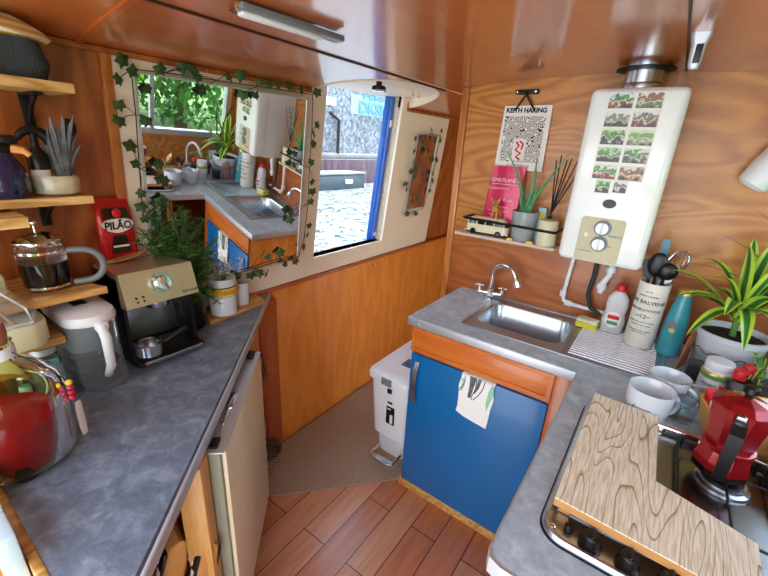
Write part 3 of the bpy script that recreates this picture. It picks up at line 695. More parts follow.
b=B(); b.tube([(-1.165,.545,1.09),(-1.155,.545,1.06),(-1.155,.55,1.02)],[.008,.007,.004],8); b.box((-1.16,.538,1.065),(.016,.022,.035),.005); part('steam_wand',b,'black',t)
b=B(); b.bx(-1.262,-1.115,.396,.588,.913,.926,.004); dtx=part('drip_tray',b,'black',t)
b=B(); b.bx(-1.1155,-1.111,.405,.580,.9145,.9245,.001); part('tray_front_strip',b,'steel',dtx)
t=thing('portafilter',(-1.17,.44,.926),'steel portafilter with a black handle resting on the drip tray','portafilter')
b=B(); b.lathe([(.034,0),(.038,.004),(.038,.036),(.035,.038),(.031,.034),(.031,.012),(0,.012)],(-1.158,.440,.927),28); part('basket',b,'steel',t)
b=B(); b.tube([(-1.160,.466,.945),(-1.155,.495,.955),(-1.150,.55,.978)],[.007,.010,.011],10); part('handle',b,'black',t)

# coffee bag + wooden spoon
t=thing('wooden_spoon_rest',(-1.32,.5,1.176),'long wooden spoon lying behind the coffee machine under the red bag','spoon')
b=B(); L=[]
for i in range(17):
    s=i/16; y=.415+.19*s; w=.026*math.sin(min(1,s*1.6+.08)*PI*.5+.0) if s<.45 else max(.007,.026*(1-(s-.45)/.3)) if s<.72 else .007+.002*math.sin(s*6)
    if s<.06: w*=.5
    z=1.185+.002*math.sin(s*3)+.03*s*s; xx=-1.305-.01*s
    L.append([(xx-w,y,z+.003),(xx-w*.6,y,z-.004),(xx+w*.6,y,z-.004),(xx+w,y,z+.003),(xx+w*.5,y,z+.005),(xx-w*.5,y,z+.005)])
b.loft(L); part('spoon',b,'shelf',t)
t=thing('coffee_bag',(-1.32,.467,1.188),'shiny red foil coffee bag with a white name band by the mirror','packet')
b=B(); L=[]
for s,w,d in ((0,.094,.040),(.1,.098,.046),(.5,.096,.040),(.8,.092,.026),(.93,.090,.010),(1,.080,.004)):
    z=1.192+.176*s; cx0=hp(0,z,-.006).x+d/2+.004
    L.append([(cx0+p[0],.467-.012*(s-.5)*0+p[1],z) for p in rrect(0,0,d,w,min(d,w)*.35,0,4)])
b.loft(L); part('bag',b,'redfoil',t)
def bagp(y,z,o=0): 
    s=(z-1.192)/.176; d=.046-.012*s if s<.8 else .02
    return (hp(0,z,-.006).x+d+.007+o,y,z)
b=B(); bpv=[bagp(.467+.041*math.cos(a)*(1+.05*math.sin(5*a)),1.292+.021*math.sin(a)*(1+.1*math.sin(3*a)),.0) for a in [2*PI*i/24 for i in range(24)]]
b.loft([[(x-.004,y,z) for x,y,z in bpv],[(x,y,z) for x,y,z in bpv]]); part('name_band',b,'paper',t)
text('lettering','PILÃO',.032,'black',t,bagp(.467,1.2905,.0012),(0,1,0),(.12,0,1),.0003,xs=.82,bold=.03)
b=B(); b.loft([[bagp(.43,1.312,-.006),bagp(.504,1.312,-.006),bagp(.498,1.342,-.006),bagp(.436,1.342,-.006)],[bagp(.43,1.312,.001),bagp(.504,1.312,.001),bagp(.498,1.342,.004),bagp(.436,1.342,.004)]]); part('print',b,'coffee',t,'dark leafy print')
b=B(); b.sph(bagp(.467,1.328,.001),.012,12,(.3,1,1.2)); part('print',b,'redcap',t,'red crest print')
b=B(); b.loft([[bagp(.440,1.206,-.006),bagp(.494,1.206,-.006),bagp(.484,1.262,-.006),bagp(.450,1.262,-.006)],[bagp(.440,1.206,.002),bagp(.494,1.206,.002),bagp(.484,1.262,.001),bagp(.450,1.262,.001)]]); part('print',b,'coffee',t,'dark hourglass print')
b=B(); b.loft([[bagp(.446,1.226,.001),bagp(.488,1.226,.001),bagp(.488,1.232,.001),bagp(.446,1.232,.001)],[bagp(.446,1.226,.003),bagp(.488,1.226,.003),bagp(.488,1.232,.003),bagp(.446,1.232,.003)]]); part('print',b,'paper',t,'pale line of print')

# fern ---------------------------------------------------------------
fx,fy=-1.300,.652
t=thing('potted_fern',(fx,fy,.899),'bushy dark green asparagus fern in a black pot under the mirror','plant')
b=B(); b.lathe([(.040,0),(.042,.004),(.050,.118),(.052,.12),(.048,.12),(.045,.10),(0,.10)],(fx,fy,.9),28); part('pot',b,'black',t)
b=B(); b.lathe([(.05,.0),(.045,.006),(0,.008)],(fx,fy,1.0),20); part('soil',b,'soil',t)
rf=random.Random(11)
b=B(); b2=B()
for k in range(120):
    a=rf.uniform(0,2*PI); out=rf.uniform(.03,.135); h_=rf.uniform(.10,.34)
    if rf.random()<.3: a=rf.uniform(-.6,.9); h_=rf.uniform(-.02,.2); out=rf.uniform(.08,.13)
    tip=Vector((fx+math.cos(a)*out*.75,fy+math.sin(a)*out*1.0,1.0+h_))
    lim=hp(0,tip.z,.02).x
    if tip.x<lim: tip.x=lim+.01*rf.random()
    if k%6==0: tip=Vector((lim+.03+.03*rf.random(),fy-.05-.10*rf.random(),1.12+.17*rf.random()))
    if tip.y>.74 and tip.z<1.16: tip.z+=.13; tip.y-=.05
    mid=Vector((fx,fy,1.0))*.4+tip*.6+Vector((0,0,.05))
    P=bez((fx+rf.uniform(-.02,.02),fy+rf.uniform(-.02,.02),1.0),mid,tip,9)
    b2.tube(P,.0011,4)
    for i in range(2,10):
        for q in range(11):
            d=Vector((rf.gauss(0,1),rf.gauss(0,1),rf.gauss(0,.7))).normalized(); l=rf.uniform(.010,.026)
            c=P[i].lerp(P[i-1],rf.random()); s=d.cross(Vector((rf.random(),rf.random(),rf.random()))).normalized()*.0018
            b.mi=1 if rf.random()<.25 else 0
            b.quad(c-s,c+s,c+d*l+s*.3,c+d*l-s*.3)
part('fronds',b,['fern','fernl'],t); part('stems',b2,'stem',t)

# mugs on board
t=solo('wooden_board',(lambda b:b.prism([(-1.255,.690),(-1.285,.955),(-1.372,.975),(-1.360,.715)],.9,.914))(B()),'pine','small wooden board on the worktop under the white pots','board')
t=thing('fruit_pot',(-1.305,.765,.915),'white pot with an orange fruit band holding dried flowers','pot')
pc=(-1.292,.772,.915)
b=B(); b.lathe([(.044,0),(.048,.003),(.049,.07),(.047,.074),(0,.074)],pc,32); part('lower_pot',b,'cer',t,'plain white lower pot')
b=B(); b.lathe([(.044,.074),(.050,.080),(.052,.142),(.051,.146),(.047,.142),(.046,.1),(0,.1)],pc,32); part('cup',b,'cer',t)
b=B(); b.lathe([(.0505,.082),(.0523,.112)],pc,32,cap=False); part('fruit_band',b,'yellow',t)
for i in range(9):
    a=-.9+i*.27; b=B(); b.sph((pc[0]+.0505*math.cos(a),pc[1]+.0505*math.sin(a),pc[2]+.097+.004*(i%2)),.011,12,(.35,1,1)) if 0 else b.sph((pc[0]+.049*math.cos(a),pc[1]+.049*math.sin(a),pc[2]+.096+.004*(i%2)),.0105,12,(.6,.9,1)); part('fruit',b,'fruit',t)
b=B(); b.lathe([(.0524,.113),(.0527,.117)],pc,32,cap=False); part('dark_band',b,'black',t)
b=B(); rd=random.Random(5)
for k in range(46):
    a=rd.uniform(0,2*PI); o_=rd.uniform(.02,.075); z=rd.uniform(.15,.215)
    P=bez((pc[0],pc[1],pc[2]+.1),(pc[0]+.02*math.cos(a),pc[1]+.02*math.sin(a),pc[2]+.17),(max(pc[0]+o_*math.cos(a),-1.335),pc[1]+o_*math.sin(a),pc[2]+z),4); b.mi=0; b.tube(P,.0008,3)
    b.mi=1
    for q in range(4): b.sph(P[-1]+Vector((rd.uniform(-.01,.01),rd.uniform(-.01,.01),rd.uniform(-.01,.01))),.0024,5)
M['straw']=pmat('dried_stem','#8a7c56',.8); M['petal']=pmat('dried_petal','#cfc8b0',.8)
part('dried_flowers',b,['straw','petal'],t,'dried pale flowers')
t=solo('white_cup',(lambda b:b.lathe([(.028,0),(.030,.003),(.034,.094),(.031,.094),(.028,.01),(0,.01)],(-1.325,.873,.915),28))(B()),'cer','tall plain white cup behind the fruit banded pot','cup')

# ================================================================== MIRRORS AND IVY
ym,xm0=-math.tan(math.radians(0)),0
def quad_panel(name,y0,y1,z0,z1,off0,off1,yaw,label,kind):
    t=thing(name,hp((y0+y1)/2,z0,.01),label,'mirror')
    def pt(y,z,o): return hp(y,z,off0+(off1-off0)*(y-y0)/(y1-y0)+o)
    b=B(); b.loft([[pt(y0,z0,-.006),pt(y1,z0,-.006),pt(y1,z1,-.006),pt(y0,z1,-.006)],[pt(y0,z0,0),pt(y1,z0,0),pt(y1,z1,0),pt(y0,z1,0)]]); part('glass',b,kind,t)
    b=B()
    w=.005
    for (a0,a1,c0,c1) in ((y0-w,y1+w,z0-w,z0),(y0-w,y1+w,z1,z1+w),(y0-w,y0,z0,z1),(y1,y1+w,z0,z1)):
        f=lambda y,z,o: hp(y,z,o if o==.0015 else off0+(off1-off0)*(y-y0)/(y1-y0)+.003)
        b.loft([[f(a0,c0,.0015),f(a1,c0,.0015),f(a1,c1,.0015),f(a0,c1,.0015)],[f(a0,c0,1),f(a1,c0,1),f(a1,c1,1),f(a0,c1,1)]])
    part('edge',b,'alu' if kind=='mirror' else 'endpanel',t); return t
M['mirror']=pmat('mirror_silver','#f2f4f4',.01,metal=1)
quad_panel('wall_mirror',.572,1.172,1.045,1.708,.006,.050,0,'large rectangular mirror framed by ivy on the cream panel','mirror')
quad_panel('small_mirror',2.112,2.338,1.185,1.630,.009,.012,0,'small upright mirror framed by ivy right of the open hatch','mirror')
IV1=[(0.535,1.734),(0.520,1.685),(0.514,1.623),(0.510,1.583),(0.529,1.519),(0.539,1.468),(0.556,1.712),(0.627,1.728),(0.706,1.736),(0.735,1.723),(0.591,1.671),(0.834,1.740),(0.878,1.75),(0.952,1.740),(0.986,1.738),(1.025,1.745),(1.071,1.745),(1.130,1.738),(1.208,1.741),(0.750,1.688),(0.886,1.694),(0.936,1.697),(1.220,1.624),(1.206,1.585),(1.209,1.549),(1.202,1.478),(1.219,1.395),(1.222,1.355),(1.214,1.311),(1.217,1.202),(1.213,1.161),(1.195,1.106),(0.548,1.381),(0.602,1.355),(0.619,1.414),(0.607,1.466),(0.581,1.588),(1.004,1.093),(1.065,1.100),(1.092,1.042),(1.150,1.044),(1.115,1.509),(1.111,1.468),(1.112,1.276),(1.110,1.241),(0.541,1.341),(0.721,1.739),(0.694,1.740),(0.963,1.026),(1.000,1.016),(0.924,1.026),(0.865,1.034),(0.549,1.30),(0.608,1.353)]
IV2=[(2.214,1.665),(2.336,1.669),(2.277,1.619),(2.348,1.611),(2.112,1.611),(2.047,1.608),(2.060,1.537),(2.140,1.533),(2.067,1.482),(2.142,1.472),(2.112,1.442),(2.189,1.399),(2.110,1.390),(2.283,1.494),(2.342,1.495),(2.341,1.407),(2.350,1.362),(2.340,1.294),(2.025,1.352),(2.044,1.316),(2.126,1.283),(2.198,1.257),(2.132,1.239),(2.104,1.164),(2.161,1.154),(2.212,1.153),(2.219,1.545),(2.142,1.583),(2.071,1.422)]
def ivy(leaves,stemp,size,label,seed,extra=0):
    r=random.Random(seed); t=thing('ivy_garland',hp(*stemp[0],.01),label,'garland')
    off=lambda y: .012+.045*max(0,min(1,(y-.57)/.6)) if extra else .02
    b=B()
    P=[hp(y+r.uniform(-.004,.004),z+r.uniform(-.004,.004),off(y)+.004) for y,z in stemp]; b.tube(P,.0018,5)
    sv=[Vector((0,a,c)) for a,c in stemp]
    lb=B()
    star=[(0,1.05),(.30,.58),(.82,.50),(.66,.08),(.68,-.48),(.22,-.46),(0,-.36),(-.22,-.46),(-.68,-.48),(-.66,.08),(-.82,.50),(-.30,.58)]
    for y,z in leaves:
        q=min(sv,key=lambda s:(s.y-y)**2+(s.z-z)**2)
        dist=math.hypot(q.y-y,q.z-z)
        b.tube([hp(q.y,q.z,off(q.y)+.004),hp((q.y+y)/2,(q.z+z)/2+.004,off(y)+.012),hp(y,z,off(y)+.008)],.0011,4)
        a=r.uniform(-.9,.9)+PI; s=size*r.uniform(.8,1.15); tilt=r.uniform(-.5,.5); tilt2=r.uniform(-.4,.4)
        mt=Matrix.Translation(hp(y,z,off(y)+.012))@Euler((0,0,0)).to_matrix().to_4x4()@Matrix.Rotation(tilt,4,'Z')@Matrix.Rotation(a,4,'X')@Matrix.Rotation(tilt2,4,'Y')
        c=lb.bm.verts.new(mt@Vector((s*.12,0,0)))
        vs=[lb.bm.verts.new(mt@Vector((-.10*s*abs(px),px*s,pz*s))) for px,pz in star]
        fs=[lb.bm.faces.new((c,vs[i],vs[(i+1)%12])) for i in range(12)]
        for f in fs: f.smooth=False
    part('stem',b,'stem',t); part('leaves',lb,'leafd',t); return t
ivy(IV1,[(.55,1.30),(.553,1.45),(.556,1.6),(.560,1.712),(.65,1.722),(.8,1.722),(.95,1.725),(1.1,1.730),(1.19,1.725),(1.20,1.6),(1.20,1.45),(1.205,1.3),(1.20,1.15),(1.17,1.06),(1.07,1.055),(.95,1.045),(.86,1.04)],.0235,'artificial ivy garland trained round the large mirror',3,1)
ivy(IV2,[(2.10,1.17),(2.10,1.3),(2.10,1.45),(2.10,1.62),(2.22,1.64),(2.345,1.64),(2.35,1.5),(2.345,1.3),(2.3,1.17),(2.18,1.168)],.024,'artificial ivy garland trained round the small mirror',4)

# ================================================================== SINK COUNTER
t=thing('worktop',(-.2,1.5,.865),'grey laminate worktop around the steel sink along the bulkhead','worktop')
b=B(); b.holed(2,.866,.900,(-.753,1.266),(.588,1.769),(-.535,1.372),(.10,1.715)); part('slab',b,'workR',t)
b=B(); b.bx(-.757,-.11,1.261,1.2665,.865,.8985,.001); b.bx(-.7575,-.753,1.261,1.769,.865,.8985,.001); part('edge_strip',b,'alu',t,'grey metal edging strip')
for (x,y) in ((-.7575,1.30),(-.7575,1.52),(-.70,1.2605)):
    b=B(); b.sph((x,y,.882),.0035,8); part('screw',b,'chrome',t)
# sink
t=thing('kitchen_sink',(-.22,1.54,.900),'stainless steel sink with a ridged drainer on the grey worktop','sink')
b=B(); X0,X1,Y0,Y1=-.556,.118,1.352,1.733
zt=.9045
# rim with bowl
lo=[]
cxb,cyb,wb,hb=-.366,1.545,.345,.262
b.loft([rrect(cxb,cyb,wb,hb,.06,zt-.001,6),rrect(cxb,cyb,wb-.012,hb-.012,.055,zt-.008,6),rrect(cxb,cyb,wb-.03,hb-.03,.05,zt-.12,6),rrect(cxb,cyb,wb-.07,hb-.07,.04,zt-.138,6),rrect(cxb,cyb,.09,.09,.04,zt-.142,6)],False,True)
part('bowl',b,'steel',t)
b=B()
ov=rrect((X0+X1)/2,(Y0+Y1)/2,X1-X0,Y1-Y0,.03,zt,6)
# flat deck: bridge between bowl mouth and a rectangle around it, then the rest as slabs
xr=cxb+wb/2+.012
inn=rrect(cxb,cyb,wb,hb,.06,zt-.001,6); outp=rrect((X0+xr)/2,(Y0+Y1)/2,xr-X0,Y1-Y0,.008,zt-.0005,6)
b.loft([inn,outp],False,False)
b.bx(xr,X1-.0,Y0+.0,Y1-.0,zt-.004,zt-.0025)
b.bx(X0-.003,X1+.003,Y0-.004,Y0+.003,zt-.004,zt+.001,.001); b.bx(X0-.003,X1+.003,Y1-.003,Y1+.004,zt-.004,zt+.001,.001); b.bx(X0-.004,X0+.003,Y0,Y1,zt-.004,zt+.001,.001); b.bx(X1-.003,X1+.004,Y0,Y1,zt-.004,zt+.001,.001)
M['steeld']=pmat('satin_steel','#b4bac2',.42,metal=1)
part('deck',b,'steeld',t)
b=B()
for i in range(17):
    y=Y0+.035+i*(.31/16); b.tube([(xr+.02,y,zt-.002),(X1-.025,y,zt-.002)],.0042,6)
part('drainer_ridges',b,'steel',t)
b=B(); b.lathe([(.030,0),(.032,.003),(.012,.004),(0,.002)],(cxb,cyb,zt-.141),24); part('drain',b,'chrome',t)
# tap
tx,ty=-.585,1.715
t=thing('mixer_tap',(tx,ty,.9),'chrome swan neck mixer tap behind the sink bowl','tap')
b=B(); b.lathe([(.026,0),(.026,.006),(.017,.012),(.015,.035),(.017,.05),(.010,.055),(0,.056)],(tx,ty,.9),24); b.tube([(tx-.05,ty-.01,.925),(tx+.05,ty+.01,.925)],.011,12); part('body',b,'chrome',t)
sd=Vector((.95,-.30,0)).normalized(); 
P=[Vector((tx,ty,.95)),Vector((tx,ty,1.005))]+arc(Vector((tx,ty,1.015))+sd*.062,.062,PI,PI*.12,sd,(0,0,1),14)
b=B(); b.tube(P,.0108,12); part('spout',b,'chrome',t)
e=P[-1]; dn=(P[-1]-P[-2]).normalized(); b=B(); b.cyl(e,e+dn*.020,.0105,.014); b.cyl(e+dn*.020,e+dn*.045,.0165,.0165); part('nozzle',b,'chrome',t)
for sgn in (-1,1):
    b=B(); p=Vector((tx+sgn*.052,ty+sgn*.010,.930)); b.cyl(p-Vector((0,0,.004)),p+Vector((0,0,.02)),.011,.009)
    q=p+Vector((0,0,.026)); 
    for a in (0.3,.3+PI/2): b.cyl(q-.02*Vector((math.cos(a),math.sin(a),0)),q+.02*Vector((math.cos(a),math.sin(a),0)),.0045,.0045,8)
    b.sph(q,.009,10); part('handle',b,'chrome',t)
# sponge
t=thing('sponge',(-.148,1.655,.905),'yellow and pale scouring sponge between sink bowl and soap bottle','sponge')
mt=Matrix.Translation((-.150,1.662,.9045))@Matrix.Rotation(-.12,4,'Z')
b=B(); b.M=mt; b.box((0,0,.013),(.078,.05,.024),.005); part('foam',b,'sponge',t)
b=B(); b.M=mt; b.box((0,.0,.032),(.078,.05,.014),.005); part('pad',b,'spongew',t,'pale scouring pad')
# washing up bottle
bc=(-.068,1.690,.905)
t=thing('soap_bottle',bc,'clear washing up liquid bottle with a red cap','bottle')
b=B(); L=[rrect(bc[0],bc[1],w,d,min(w,d)*.4,bc[2]+z,4) for z,w,d in ((0,.072,.042),(.004,.078,.046),(.05,.082,.048),(.085,.070,.044),(.115,.078,.046),(.145,.070,.042),(.165,.040,.034),(.172,.030,.03))]; b.loft(L); part('body',b,'soap',t)
b=B(); b.lathe([(.018,.171),(.018,.192),(.014,.197),(0,.197)],bc,18); part('cap',b,'redcap',t,'red cap')
b=B(); b.loft([[(bc[0]+.027*math.cos(a)*1.0,bc[1]-.0245-o,bc[2]+.058+.034*math.sin(a)) for a in [2*PI*i/24 for i in range(24)]] for o in (0,.002)]); part('label',b,'paper',t,'oval label')
b=B(); b.box((bc[0],bc[1]-.0268,bc[2]+.068),(.040,.001,.016)); part('print',b,'redcap',t,'red band of print')
b=B(); b.box((bc[0],bc[1]-.0268,bc[2]+.044),(.038,.001,.014)); part('print',b,'greenp',t,'green print')
# whisky tin with utensils
tc_=(.030,1.632,.900)
M['tin']=pmat('cream_tin','#e8e4d8',.35,coat=.2)
t=thing('utensil_tin',tc_,'tall cream printed whisky tin holding kitchen utensils','tin')
b=B(); b.lathe([(.047,0),(.048,.004),(.048,.250),(.046,.252),(.045,.248),(.045,.05),(0,.05)],tc_,40); part('body',b,'tin',t)
b=B(); b.lathe([(.0485,0),(.049,.006),(.0485,.008)],tc_,36,cap=False); part('base_rim',b,'alu',t)
ang=math.radians(-101)
for s_,body,z,xs in ((.0185,'THE BALVENIE',.183,1.05),(.013,'DOUBLEWOOD',.154,1.1),(.022,'12',.130,.9),(.006,'AGED        YEARS',.130,1),(.0055,'DISTILLERY  BANFFSHIRE',.206,1),(.0055,'SINGLE MALT SCOTCH WHISKY',.108,1),(.005,'MATURED IN TWO WOODS',.096,1),(.005,'EST. 1892',.222,1),(.0045,'THE BALVENIE DISTILLERY COMPANY',.075,1),(.0045,'DUFFTOWN SCOTLAND',.067,1)):
    wrap_text('lettering',body,s_,'black',t,tc_,.048,z,ang,xs=xs)
def utensil(name,label,cat,bdef,mat,g=None):
    b=B(); bdef(b); return solo(name,b,mat,label,cat,g)
B0=Vector((tc_[0],tc_[1],.955))
def spat(dx,dy,ln,w,hd):
    def f(b):
        p1=B0+Vector((dx,dy,ln)); d=(p1-B0).normalized(); b.tube([B0+Vector((dx*.1,dy*.1,0)),p1-d*hd],.005,8)
        s=d.cross(Vector((0,1,0))).normalized()
        L=[]
        for k,ww in ((0,.2),(.15,.8),(.5,1),(.9,.95),(1,.6)):
            c=p1-d*hd*(1-k); n_=s.cross(d).normalized(); L.append([c+s*w*ww+n_*.0015,c+s*w*ww-n_*.0015,c-s*w*ww-n_*.0015,c-s*w*ww+n_*.0015])
        b.loft(L)
    return f
utensil('spatula','black cooking spatula leaning left in the cream tin','spatula',spat(-.035,.0,.275,.022,.075),'black')
utensil('cooking_spoon','black cooking spoon in the middle of the cream tin','spoon',lambda b:(b.tube([B0,B0+Vector((-.008,-.018,.235))],.005,8),b.sph(B0+Vector((-.010,-.022,.262)),.036,14,(.85,.3,1.2))),'black')
utensil('ladle','black ladle at the front of the cream tin','ladle',lambda b:(b.tube([B0,B0+Vector((.018,-.02,.222))],.005,8),b.sph(B0+Vector((.022,-.024,.245)),.031,14,(1,.5,1))),'black')
utensil('spatula','blue silicone spatula standing tallest in the cream tin','spatula',spat(-.004,.03,.345,.013,.085),pmat('blue_silicone','#5f8fae',.5))
def whisk(b):
    b.tube([B0,B0+Vector((.03,.01,.225))],.006,8); q=B0+Vector((.03,.01,.22))
    for k in range(6):
        a=k*PI/6; P=[q+Vector((.032*math.sin(th)*math.cos(a)+.02*(1-math.cos(th))*.5,.032*math.sin(th)*math.sin(a),.05*(1-math.cos(th)))) for th in [i*2*PI/20 for i in range(21)]]
        b.tube(P,.0011,4)
utensil('whisk','wire balloon whisk at the right of the cream tin','whisk',whisk,'chrome')
utensil('slotted_turner','steel slotted turner beside the whisk in the cream tin','turner',spat(.036,-.012,.27,.016,.07),'steel')
# teal flask
fc=(.122,1.628,.9045)
t=thing('water_flask',fc,'teal insulated flask with a gold cap right of the cream tin','flask')
b=B(); b.lathe([(.034,0),(.036,.004),(.036,.08),(.034,.13),(.026,.19),(.022,.22),(.0215,.226),(0,.226)],fc,32); part('body',b,'teal',t)
b=B(); b.lathe([(.0225,.224),(.0225,.240),(.020,.243),(0,.243)],fc,28); part('cap',b,'gold',t,'gold cap')
M['pinkp']=pmat('pink_print','#b05878',.5)
def dec(cx,z,w,h,m,nm,jag=.15):
    b=B(); P=[]
    for i in range(28):
        a=2*PI*i/28; rr=1+jag*math.sin(5*a+1)+jag*.6*math.sin(9*a); aa=math.radians(-110)+(cx+w*math.cos(a)*rr)/.036; zz=z+h*math.sin(a)*rr; P.append((aa,zz))
    rad=lambda z:.0364 if z<.08 else .0364-(z-.08)*.04
    b.loft([[(fc[0]+(rad(z)+o)*math.cos(a),fc[1]+(rad(z)+o)*math.sin(a),fc[2]+z) for a,z in P] for o in (-.004,.0008)]); part('print',b,m,t,nm)
dec(-.002,.118,.016,.011,'pinkp','pink and red print'); dec(.004,.098,.009,.008,'yellow','yellow print')

# pot plant on the right
pp=(.265,1.575,.900)
t=thing('potted_dracaena',pp,'large plant with yellow edged strappy leaves in a white pot','plant')
b=B(); b.lathe([(.066,0),(.070,.004),(.092,.135),(.096,.137),(.096,.155),(.089,.155),(.086,.135),(0,.135)],pp,36); pt_=part('pot',b,'cer',t)
b=B(); b.tube([(pp[0]+.0845*math.cos(a),pp[1]+.0845*math.sin(a),pp[2]+.088+.006*math.sin(9*a)) for a in [2*PI*k/72 for k in range(72)]],.0022,5,closed=True)
part('leaf_print',b,'dust',pt_,'thin dark wavy printed line')
b=B(); b.lathe([(.087,.136),(.05,.142),(0,.140)],pp,24); part('soil',b,'soil',t)
def strap(b,base,tip,ctrl,w,n=12,fold=.35):
    P=bez(base,ctrl,tip,n); L=[]
    for i,p in enumerate(P):
        tg=(P[min(i+1,n)]-P[max(i-1,0)]).normalized(); s=tg.cross(Vector((0,0,1)))
        if s.length<.05: s=Vector((0,1,0))
        s.normalize(); up=s.cross(tg).normalized(); k=i/n; ww=w*max(.04,math.sin(PI*min(1,(k*.85+.15)))**.7)
        L.append([p-s*ww+up*ww*fold,p-s*ww*.45+up*ww*fold*.4,p,p+s*ww*.45+up*ww*fold*.4,p+s*ww+up*ww*fold])
    vl=[[b.bm.verts.new(q) for q in r] for r in L]
    for a,c in zip(vl,vl[1:]):
        for j in range(4):
            f=b.bm.faces.new((a[j],a[j+1],c[j+1],c[j])); f.material_index=0 if j in (0,3) else 1; f.smooth=True
b=B(); C0=Vector((pp[0],pp[1],pp[2]+.16)); stem=Vector((pp[0]-.005,pp[1],pp[2]+.25))
tips=[(-.215,.02,.20),(-.17,-.03,.13),(-.12,-.10,.03),(-.13,.10,.24),(-.045,-.02,.325),(.02,.03,.34),(.06,-.08,.30),(.12,.02,.26),(.16,-.08,.16),(.05,-.18,.20),(-.06,-.17,.14),(.10,-.16,.08),(-.02,.10,.33),(.20,.05,.2),(-.10,-.06,.22),(.0,-.2,.06),(.16,.09,.30),(-.18,.08,.08),(-.10,.13,.11),(.08,.13,.18)]
rp=random.Random(9)
for i,(x,y,z) in enumerate(tips):
    base=stem+Vector((x*.06,y*.06,-.06+.05*(i%4)/4)); tip=Vector((pp[0]+x,pp[1]+y,pp[2]+.11+z)); tip.y=min(tip.y,1.752)
    ctrl=base*.55+tip*.45+Vector((0,0,.07+.03*rp.random())); ctrl.y=min(ctrl.y,1.74); strap(b,base,tip,ctrl,rp.uniform(.017,.024))
part('leaves',b,['leafy','leafg'],t)
b=B(); b.tube([C0-Vector((0,0,.03)),stem],[.008,.009],8); part('stalk',b,'fernl',t)
# long grassy leaves reaching in from the right
t=thing('spider_plant',(.46,1.58,.9),'spider plant with long thin leaves at the far right of the bulkhead','plant')
b=B(); b.lathe([(.05,0),(.065,.11),(.068,.115),(.06,.11),(0,.10)],(.47,1.60,.9),28); part('pot',b,'cer',t)
b=B()
for (x,y,z) in ((-.34,.05,.44),(-.27,.0,.53),(-.37,.02,.33),(-.10,.1,.5),(.05,.02,.5),(.08,-.1,.42),(-.1,-.2,.4),(-.2,-.12,.25)):
    base=Vector((.47,1.60,1.01)); tip=base+Vector((x,y,z-.1)); tip.y=min(tip.y,1.75); strap(b,base,tip,base*.5+tip*.5+Vector((.03,0,.13)),.006,14)
part('leaves',b,['leafg','leafg'],t)
# trailing small plant in front of the pot
t=thing('trailing_plant',(.32,1.44,.9),'small trailing plant with round leaves in front of the white pot','plant')
tp=(.335,1.445,.9)
b=B(); b.lathe([(.040,0),(.048,.075),(.044,.075),(0,.065)],tp,24); part('pot',b,'dust',t)
b=B(); rq=random.Random(4)
for k in range(16):
    a=rq.uniform(0,2*PI); l=rq.uniform(.05,.11); P=bez((tp[0],tp[1],.965),(tp[0]+l*.5*math.cos(a),tp[1]+l*.5*math.sin(a),1.06),(tp[0]+l*math.cos(a),tp[1]+l*math.sin(a),rq.uniform(.98,1.05)),7); b.mi=1; b.tube(P,.0014,4); b.mi=0
    for i in range(2,8):
        c=P[i]; q=Euler((rq.uniform(-.8,.8),rq.uniform(-.8,.8),rq.uniform(0,6))).to_matrix(); s=rq.uniform(.007,.012)
        b.quad(c,c+q@Vector((s,-s*.7,0)),c+q@Vector((s*2,0,0)),c+q@Vector((s,s*.7,0)))
part('foliage',b,['fernl','leafy'],t)
t=thing('wicker_hoop',(.165,1.56,.9),'strip of copper coloured wicker beside the white plant pot','basket')
b=B()
for k in range(7): b.tube([(.150+.004*k,1.50+.012*k,.902),(.158+.004*k,1.505+.012*k,1.03+.004*k)],.0022,5)
for k in range(10): b.tube([(.149+.0007*k,1.495,.908+.013*k),(.180+.0007*k,1.578,.908+.0135*k)],.002,5)
part('weave',b,'terra',t)
t=solo('clear_tube',(lambda b:b.tube(arc((.415,1.40,.995),.085,PI,0,(.9,-.25,0),(.0,.0,1.15),16)+[Vector((.49,1.38,.90))],.009,10))(B()),'soap','pale translucent tube arching in front of the plants','tube')
# glass, jar, cups
def lathe_obj(name,prof,c,mat,label,cat,n=32): 
    b=B(); b.lathe(prof,c,n); return solo(name,b,mat,label,cat)
t=thing('pen_glass',(.205,1.49,.9),'dark glass tumbler between the wicker strip and vitamin jar','glass')
b=B(); b.lathe([(.026,0),(.030,.003),(.034,.095),(.032,.095),(.028,.008),(0,.008)],(.20,1.475,.9),26); part('body',b,'glass',t)
b=B(); b.lathe([(0,.009),(.0275,.010),(.030,.06),(0,.06)],(.20,1.475,.9),22); part('contents',b,'coffee',t)
vc=(.232,1.385,.9)
t=thing('vitamin_jar',vc,'white lidded jar with a gold and green band behind the cups','jar')
b=B(); b.lathe([(.034,0),(.037,.004),(.037,.085),(.030,.097),(0,.097)],vc,32); part('body',b,pmat('jar_white','#dfe6e8',.3),t)
b=B(); b.lathe([(.0325,.096),(.034,.098),(.034,.118),(.032,.121),(0,.121)],vc,32); part('lid',b,'whitep',t,'white lid')
b=B(); b.lathe([(.0374,.070),(.0376,.071),(.0376,.086),(.0350,.090)],vc,32,cap=False); part('band',b,'gold',t,'gold band')
b=B(); b.lathe([(.0379,.074),(.0379,.082)],vc,32,cap=False); part('green_band',b,'greenp',t,'green band')
for s_,body,z in ((.012,'D3+K2',.052),(.007,'VITAMIN',.038),(.006,'TABLETS',.024)): wrap_text('lettering',body,s_,'dust',t,vc,.0375,z,math.radians(-115))
